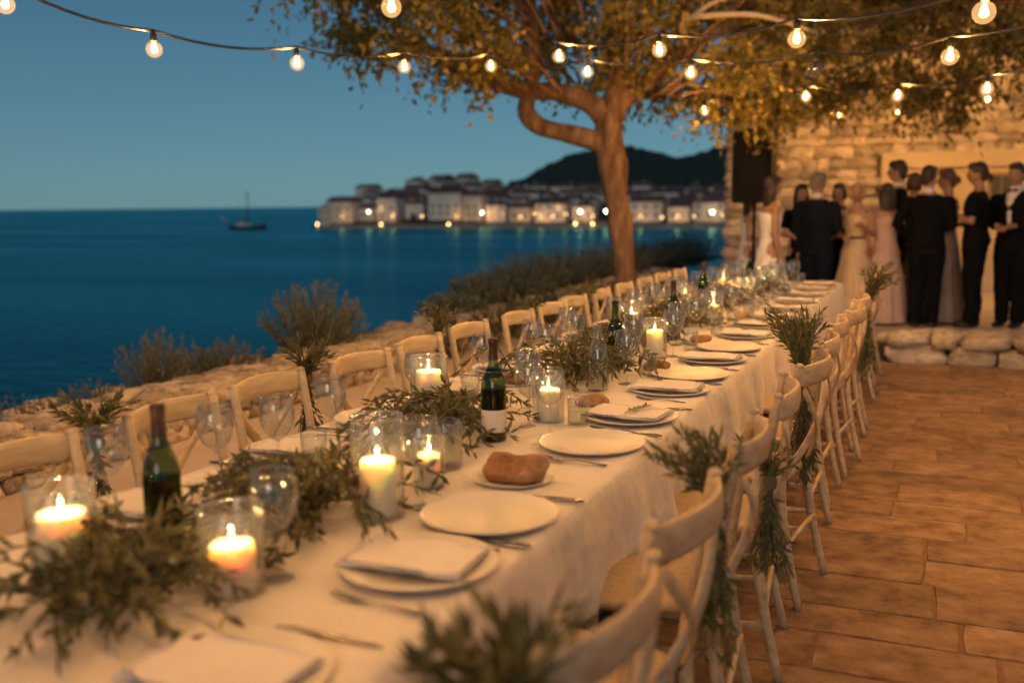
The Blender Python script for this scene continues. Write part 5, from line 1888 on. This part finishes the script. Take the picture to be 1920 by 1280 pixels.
def person(label, x, y, H, rz, top, bottom, hair, skin='skin', arms=('front', 'front'), style='suit', hairstyle='short', woman=False, turn=0.0, zg=.09, face=False):
    """style: suit | shirt_vest | tee | gown ; faces local +Y"""
    t = thing('person', label, 'person', (x, y, zg), rz, 'guests in the yard')
    w = .86 if woman else 1.0
    hz = .936
    rot = Matrix.Rotation(turn, 3, 'Z')
    B = MB()

    def S(v):
        return Vector((v[0] * H, v[1] * H, v[2] * H))
    # torso and neck
    tors = [(0, 0, .49, .085 * (1.05 if woman else 1), .060), (0, -.004, .53, .096 * (1.0 if woman else .96), .066), (0, 0, .60, .074 if woman else .084, .052), (0, .004, .68, .088 * w + .004, .060), (0, .004, .75, .100 * w, .060), (0, 0, .79, .094 * w, .050), (0, -.004, .825, .056 * w, .036), (0, -.006, .85, .034, .031), (0, .002, .89, .029, .030), (0, .004, .91, .028, .03)]
    B.rings([(a * H, b * H, c * H, d * H, e * H) for a, b, c, d, e in tors], 20)
    # head
    hc = S((0, .010, hz))
    B.ell(hc, (.0425 * H, .054 * H, .064 * H), 18, 14)
    B.ell(hc + rot @ S((0, .014, -.030)), (.030 * H, .036 * H, .034 * H), 14, 10)
    B.ell(hc + rot @ S((0, .052, -.012)), (.0085 * H, .014 * H, .016 * H), 8, 6)
    for s in (-1, 1):
        B.ell(hc + rot @ S((s * .043, -.004, -.008)), (.006 * H, .011 * H, .018 * H), 8, 6)
    # legs
    for s in (-1, 1):
        B.tube([S((s * .048, 0, .52)), S((s * .050, .006, .40)), S((s * .047, .010, .28)), S((s * .047, -.004, .18)), S((s * .047, -.006, .05)), S((s * .047, -.006, .02))], [.058 * H, .050 * H, .034 * H, .033 * H, .022 * H, .022 * H], 12)
        B.ell(S((s * .05, .030, .018)), (.026 * H, .068 * H, .018 * H), 12, 8)
    hands = MB()
    AP = {}
    for side, pose in zip(('l', 'r'), arms):
        a, e_, wr = arm_pts(side, pose, H)
        a.x *= w * 1.04
        e_.x *= (w + 1) / 2
        AP[side] = (a, e_, wr)
        B.ell(a + Vector((0, 0, -.004 * H)), (.032 * H, .034 * H, .036 * H), 12, 8)
        B.tube([a, a.lerp(e_, .5), e_, e_.lerp(wr, .35), wr], [.030 * H * w, .028 * H * w, .022 * H * w, .023 * H * w, .015 * H * w], 12)
        d = (wr - e_).normalized()
        B.ell(wr + d * .030 * H, (.020 * H, .020 * H, .020 * H), 10, 8)
        B.tube([wr, wr + d * .045 * H], [.015 * H, .021 * H], 8)
        side_v = d.cross(Vector((0, 0, 1))).normalized()
        dn = Vector((0, 0, -1))
        for k in range(4):
            o_ = side_v * (-.015 + .010 * k) * H
            p0 = wr + d * .040 * H + o_
            ln = (.030, .036, .034, .026)[k] * H
            hands.tube([p0, p0 + d * ln * .6 + dn * ln * .15, p0 + d * ln * .9 + dn * ln * .6, p0 + d * ln * .8 + dn * ln * .95], [.0054 * H, .005 * H, .0046 * H, .0036 * H], 6)
        s = 1 if side == 'r' else -1
        p0 = wr + d * .018 * H - side_v * .016 * H * s
        hands.tube([p0, p0 - side_v * .012 * H * s + d * .018 * H, p0 - side_v * .010 * H * s + d * .036 * H + dn * .008 * H], [.0075 * H, .0062 * H, .0045 * H], 6)
    me = remesh(B, 'body', skin, .0135, 4)
    # fingers, rooted in the palm, join the same mesh
    fv = len(me.vertices)
    vs_ = [tuple(v.co) for v in me.vertices] + [tuple(p) for p in hands.v]
    fs_ = [tuple(p.vertices) for p in me.polygons] + [tuple(i + fv for i in f_) for f_ in hands.f]
    me2 = bpy.data.meshes.new('body')
    me2.from_pydata(vs_, [], fs_)
    me2.polygons.foreach_set('use_smooth', [True] * len(me2.polygons))
    me2.materials.append(MATS[skin])
    bpy.data.meshes.remove(me)
    link('body', me2, t)
    # face
    for s in (-1, 1):
        p = hc + rot @ S((s * .017, .0475, .002))
        obj('eye', MB().ell(p, (.0062 * H, .004 * H, .0032 * H), 8, 6), 'eye', t)
        p = hc + rot @ S((s * .018, .0475, .012))
        obj('eyebrow', MB().ell(p, (.011 * H, .004 * H, .0022 * H), 8, 6), hair, t)
    obj('mouth', MB().ell(hc + rot @ S((0, .0485, -.036)), (.012 * H, .004 * H, .0032 * H), 8, 6), 'lip', t)
    # hair
    Hm = MB()
    Hm.ell(hc + rot @ S((0, -.010, .012)), (.0475 * H, .054 * H, .062 * H), 18, 12)
    Hm.ell(hc + rot @ S((0, .022, .043)), (.040 * H, .034 * H, .026 * H), 14, 8)
    if hairstyle == 'short':
        Hm.ell(hc + rot @ S((0, -.034, -.014)), (.040 * H, .026 * H, .042 * H), 12, 8)
    elif hairstyle == 'bob':
        Hm.ell(hc + rot @ S((0, -.022, -.012)), (.050 * H, .042 * H, .050 * H), 14, 10)
        for s in (-1, 1):
            Hm.ell(hc + rot @ S((s * .041, -.004, -.014)), (.014 * H, .030 * H, .046 * H), 10, 8)
    elif hairstyle == 'long':
        for k in range(7):
            u = k / 6 * 2 - 1
            a = hc + rot @ S((u * .036, -.034 + .012 * u * u, -.01))
            Hm.tube([a, a + S((u * .004, -.010, -.06)), a + S((u * .002, -.012, -.12)), a + S((u * -.012, -.016, -.18 + .02 * abs(u)))], [.018 * H, .016 * H, .012 * H, .004 * H], 8)
        for s in (-1, 1):
            Hm.tube([hc + rot @ S((s * .040, .0, .02)), hc + rot @ S((s * .046, -.006, -.04)), hc + rot @ S((s * .044, -.010, -.10))], [.016 * H, .016 * H, .008 * H], 8)
    elif hairstyle == 'bun':
        Hm.ell(hc + rot @ S((0, -.060, -.004)), (.028 * H, .028 * H, .028 * H), 12, 8)
        Hm.ell(hc + rot @ S((0, -.034, -.022)), (.038 * H, .024 * H, .032 * H), 12, 8)
    elif hairstyle == 'tail':
        Hm.ell(hc + rot @ S((0, -.036, -.012)), (.040 * H, .026 * H, .040 * H), 12, 8)
        Hm.tube([hc + rot @ S((0, -.055, .0)), hc + rot @ S((0, -.078, -.025)), hc + rot @ S((0, -.074, -.06))], [.014 * H, .018 * H, .006 * H], 8)
    # keep the face clear
    fr = rot @ Vector((0, 1, 0))
    link('hair', remesh(Hm, 'hair', hair, .010, 2), t)

    def sleeves(m, k, upto=1.0):
        for side in ('l', 'r'):
            a, e_, wr = AP[side]
            pts = [a + Vector((0, 0, -.006 * H)), a.lerp(e_, .5), e_]
            rs_ = [.041 * H * w * k, .037 * H * w * k, .031 * H * w * k]
            if upto >= 1.0:
                pts += [e_.lerp(wr, .5), e_.lerp(wr, .94)]
                rs_ += [.029 * H * w * k, .024 * H * w * k]
            elif upto < .5:
                pts = [pts[0], a.lerp(e_, .35), a.lerp(e_, .72)]
                rs_ = [.041 * H * w * k, .040 * H * w * k, .038 * H * w * k]
            m.ell(a + Vector((0, 0, -.008 * H)), (.038 * H * k, .041 * H * k, .036 * H * k), 12, 8)
            m.tube(pts, rs_, 12)

    def torso(m, k, z0, z1, flare=0.0):
        rs_ = []
        for a, b_, c, d, e_ in tors:
            if z0 <= c <= z1:
                rs_.append((a * H, b_ * H, c * H, d * H * k + .004, e_ * H * k + .006))
        f_ = rs_[0]
        rs_ = [(f_[0], f_[1], z0 * H - .0, f_[3] * (1 + flare), f_[4] * (1 + flare))] + rs_
        m.rings(rs_, 20)

    if style in ('suit', 'shirt_vest', 'tee'):
        m = MB()
        for s in (-1, 1):
            m.tube([S((s * .044, 0, .54)), S((s * .050, .004, .42)), S((s * .049, .008, .28)), S((s * .049, -.002, .14)), S((s * .049, .0, .028))], [.062 * H, .059 * H, .046 * H, .041 * H, .041 * H], 14)
        m.rings([(0, 0, .47 * H, .092 * H, .066 * H), (0, 0, .53 * H, .100 * H, .070 * H), (0, 0, .60 * H, .090 * H, .060 * H)], 18)
        link('trousers', remesh(m, 'trousers', bottom, .016, 3), t)
        for s in (-1, 1):
            m = MB()
            m.ell(S((s * .05, .030, .017)), (.030 * H, .078 * H, .022 * H), 12, 8)
            m.ell(S((s * .05, -.008, .026)), (.028 * H, .034 * H, .026 * H), 12, 8)
            link('shoe', remesh(m, 'shoe', 'shoe', .012, 2), t)
    if style == 'suit':
        m = MB()
        torso(m, 1.10, .455, .835, .14)
        sleeves(m, 1.0)
        jk = link('jacket', remesh(m, 'jacket', top, .015, 3), t)
        m = MB()
        m.lathe([(.036 * H, .838 * H), (.039 * H, .848 * H), (.036 * H, .866 * H), (.033 * H, .868 * H), (.034 * H, .842 * H)], 20, (0, -.003 * H, 0))
        m.box(S((0, .060, .755)), (.05 * H, .012 * H, .13 * H))
        obj('shirt_collar', m, 'shirt', t)
    elif style == 'shirt_vest':
        m = MB()
        torso(m, 1.10, .455, .835, .12)
        sleeves(m, 1.0)
        link('jacket', remesh(m, 'jacket', top, .015, 3), t)
        m = MB()
        m.rings([(0, .048 * H, .60 * H, .010 * H, .026 * H), (0, .046 * H, .68 * H, .030 * H, .034 * H), (0, .040 * H, .76 * H, .044 * H, .036 * H), (0, .022 * H, .815 * H, .046 * H, .036 * H), (0, .004 * H, .845 * H, .037 * H, .036 * H), (0, .002 * H, .862 * H, .034 * H, .034 * H)], 18)
        obj('shirt', m, 'shirt', t)
        m = MB()
        for s in (-1, 1):
            m.ell(S((s * .020, .052, .838)), (.017 * H, .008 * H, .011 * H), 8, 6)
        m.ell(S((0, .053, .838)), (.007 * H, .009 * H, .007 * H), 8, 6)
        obj('bow_tie', m, 'bow_red', t)
    elif style == 'tee':
        m = MB()
        torso(m, 1.12, .47, .845, .10)
        sleeves(m, 1.02, .4)
        link('shirt', remesh(m, 'shirt', top, .015, 3), t)
    elif style in ('gown', 'gown_strap', 'dress_sleeve'):
        m = MB()
        n = 60
        secs = [(.765, .090 * w, .062), (.75, .102 * w, .069), (.70, .098 * w, .068), (.66, .090 * w, .062), (.615, .082 * w, .057), (.57, .094 * w, .066), (.52, .110 * w, .078), (.44, .125 * w, .092), (.30, .150, .118), (.15, .180, .150), (.02, .215, .185)]
        wide = 1.0 if style == 'gown' else .78
        for i, (z, rx, ry) in enumerate(secs):
            k = max(0, (.60 - z)) / .58
            fl = 1 if z > .5 else (wide + (1 - wide) * (z / .5))
            for j in range(n):
                a = 2 * PI * j / n
                pl = 1 + k * .075 * (math.sin(a * 11 + 1.3 * math.sin(a * 2)) + .6 * math.sin(a * 17 + 2))
                zz = z + (.018 * math.cos(2 * (a - PI / 2)) * (1 if math.sin(a) > 0 else .3) if i == 0 else 0)
                m.v.append(Vector((rx * fl * pl * math.cos(a) * H, ry * fl * pl * math.sin(a) * H, zz * H)))
        for i in range(len(secs) - 1):
            for j in range(n):
                a = i * n + j
                b_ = i * n + (j + 1) % n
                m.f.append((b_, a, a + n, b_ + n))
        obj('dress', m, top, t)
        if style == 'gown_strap':
            for s in (-1, 1):
                m = MB().tube([S((s * .055, .055, .755)), S((s * .062, .03, .825)), S((s * .055, -.04, .80)), S((s * .045, -.058, .75))], .006 * H, 6)
                obj('strap', m, top, t)
        if style == 'dress_sleeve':
            m = MB()
            torso(m, 1.08, .62, .825)
            sleeves(m, .95, .4)
            link('bodice', remesh(m, 'bodice', top, .015, 3), t)
        m = MB().lathe([(1, -.008 * H), (1.02, 0), (1, .008 * H)], 30)
        for i, v in enumerate(m.v):
            m.v[i] = Vector((v.x * .084 * w * H, v.y * .0585 * H, v.z + .617 * H))
        obj('belt', m, bottom, t)
    return t


person('woman in strapless white gown with long dark hair by the loudspeaker', -1.725, 11.3, 1.685, R(-62), 'dress_white', 'dress_white', 'hair_dark', 'skin_tan', ('front', 'down'), 'gown', 'long', True)
person('woman in pale dress mostly hidden behind the loudspeaker pole', -2.24, 12.9, 1.52, R(-80), 'dress_white', 'dress_white', 'hair_dark', 'skin', ('front', 'front'), 'gown_strap', 'long', True)
person('woman in black dress whose face shows past the grey-haired man', -1.57, 12.65, 1.62, R(-150), 'dress_black', 'dress_black', 'hair_dark', 'skin', ('front', 'front'), 'dress_sleeve', 'long', True, 0, .09)
person('grey-haired man in navy suit standing with his back to the table', -1.31, 12.0, 1.73, R(-14), 'suit_navy', 'suit_navy', 'hair_grey', 'skin_tan', ('down', 'front'), 'suit', 'short', False, R(-25))
person('dark-haired woman in black dress behind the grey-haired man', -1.13, 12.75, 1.62, R(165), 'dress_black', 'dress_black', 'hair_dark', 'skin_tan', ('front', 'front'), 'dress_sleeve', 'bob', True)
person('blonde woman in champagne gown with a belt facing the table', -0.885, 12.15, 1.61, R(170), 'dress_gold', 'dress_black', 'hair_blonde', 'skin_tan', ('hold', 'front'), 'gown_strap', 'bob', True, R(14))
person('tall dark-haired man in black suit seen in profile above the others', -0.47, 12.75, 1.87, R(85), 'suit_black', 'suit_black', 'hair_dark', 'skin_tan', ('front', 'front'), 'suit', 'short')
person('woman in dusky pink gown with long dark hair down her back', -0.565, 12.2, 1.60, R(20), 'dress_pink', 'dress_pink', 'hair_dark', 'skin_tan', ('down', 'hold'), 'gown_strap', 'long', True)
person('brown-haired woman glimpsed between the tall man and the black-suited man', -0.30, 12.95, 1.73, R(30), 'dress_grey', 'dress_grey', 'hair_brown', 'skin_tan', ('front', 'front'), 'gown_strap', 'bob', True)
person('man in black suit with white collar standing with his back turned', -0.13, 12.05, 1.78, R(-4), 'suit_black', 'suit_black', 'hair_dark', 'skin_tan', ('hip', 'front'), 'suit', 'short', False, R(-30))
person('woman in grey-brown gown talking with the black-suited man', 0.065, 12.5, 1.75, R(65), 'dress_grey', 'dress_grey', 'hair_brown', 'skin_tan', ('front', 'front'), 'gown_strap', 'bun', True, R(20))
person('person in black short-sleeved top and trousers with a small ponytail', 0.37, 12.2, 1.81, R(80), 'suit_black', 'suit_black', 'hair_dark', 'skin_tan', ('hold', 'front'), 'tee', 'tail', False, R(8))
person('man in dark jacket with white shirt front and red bow tie', 0.755, 12.35, 1.80, R(152), 'suit_black', 'suit_black', 'hair_dark', 'skin_tan', ('front', 'front'), 'shirt_vest', 'short')
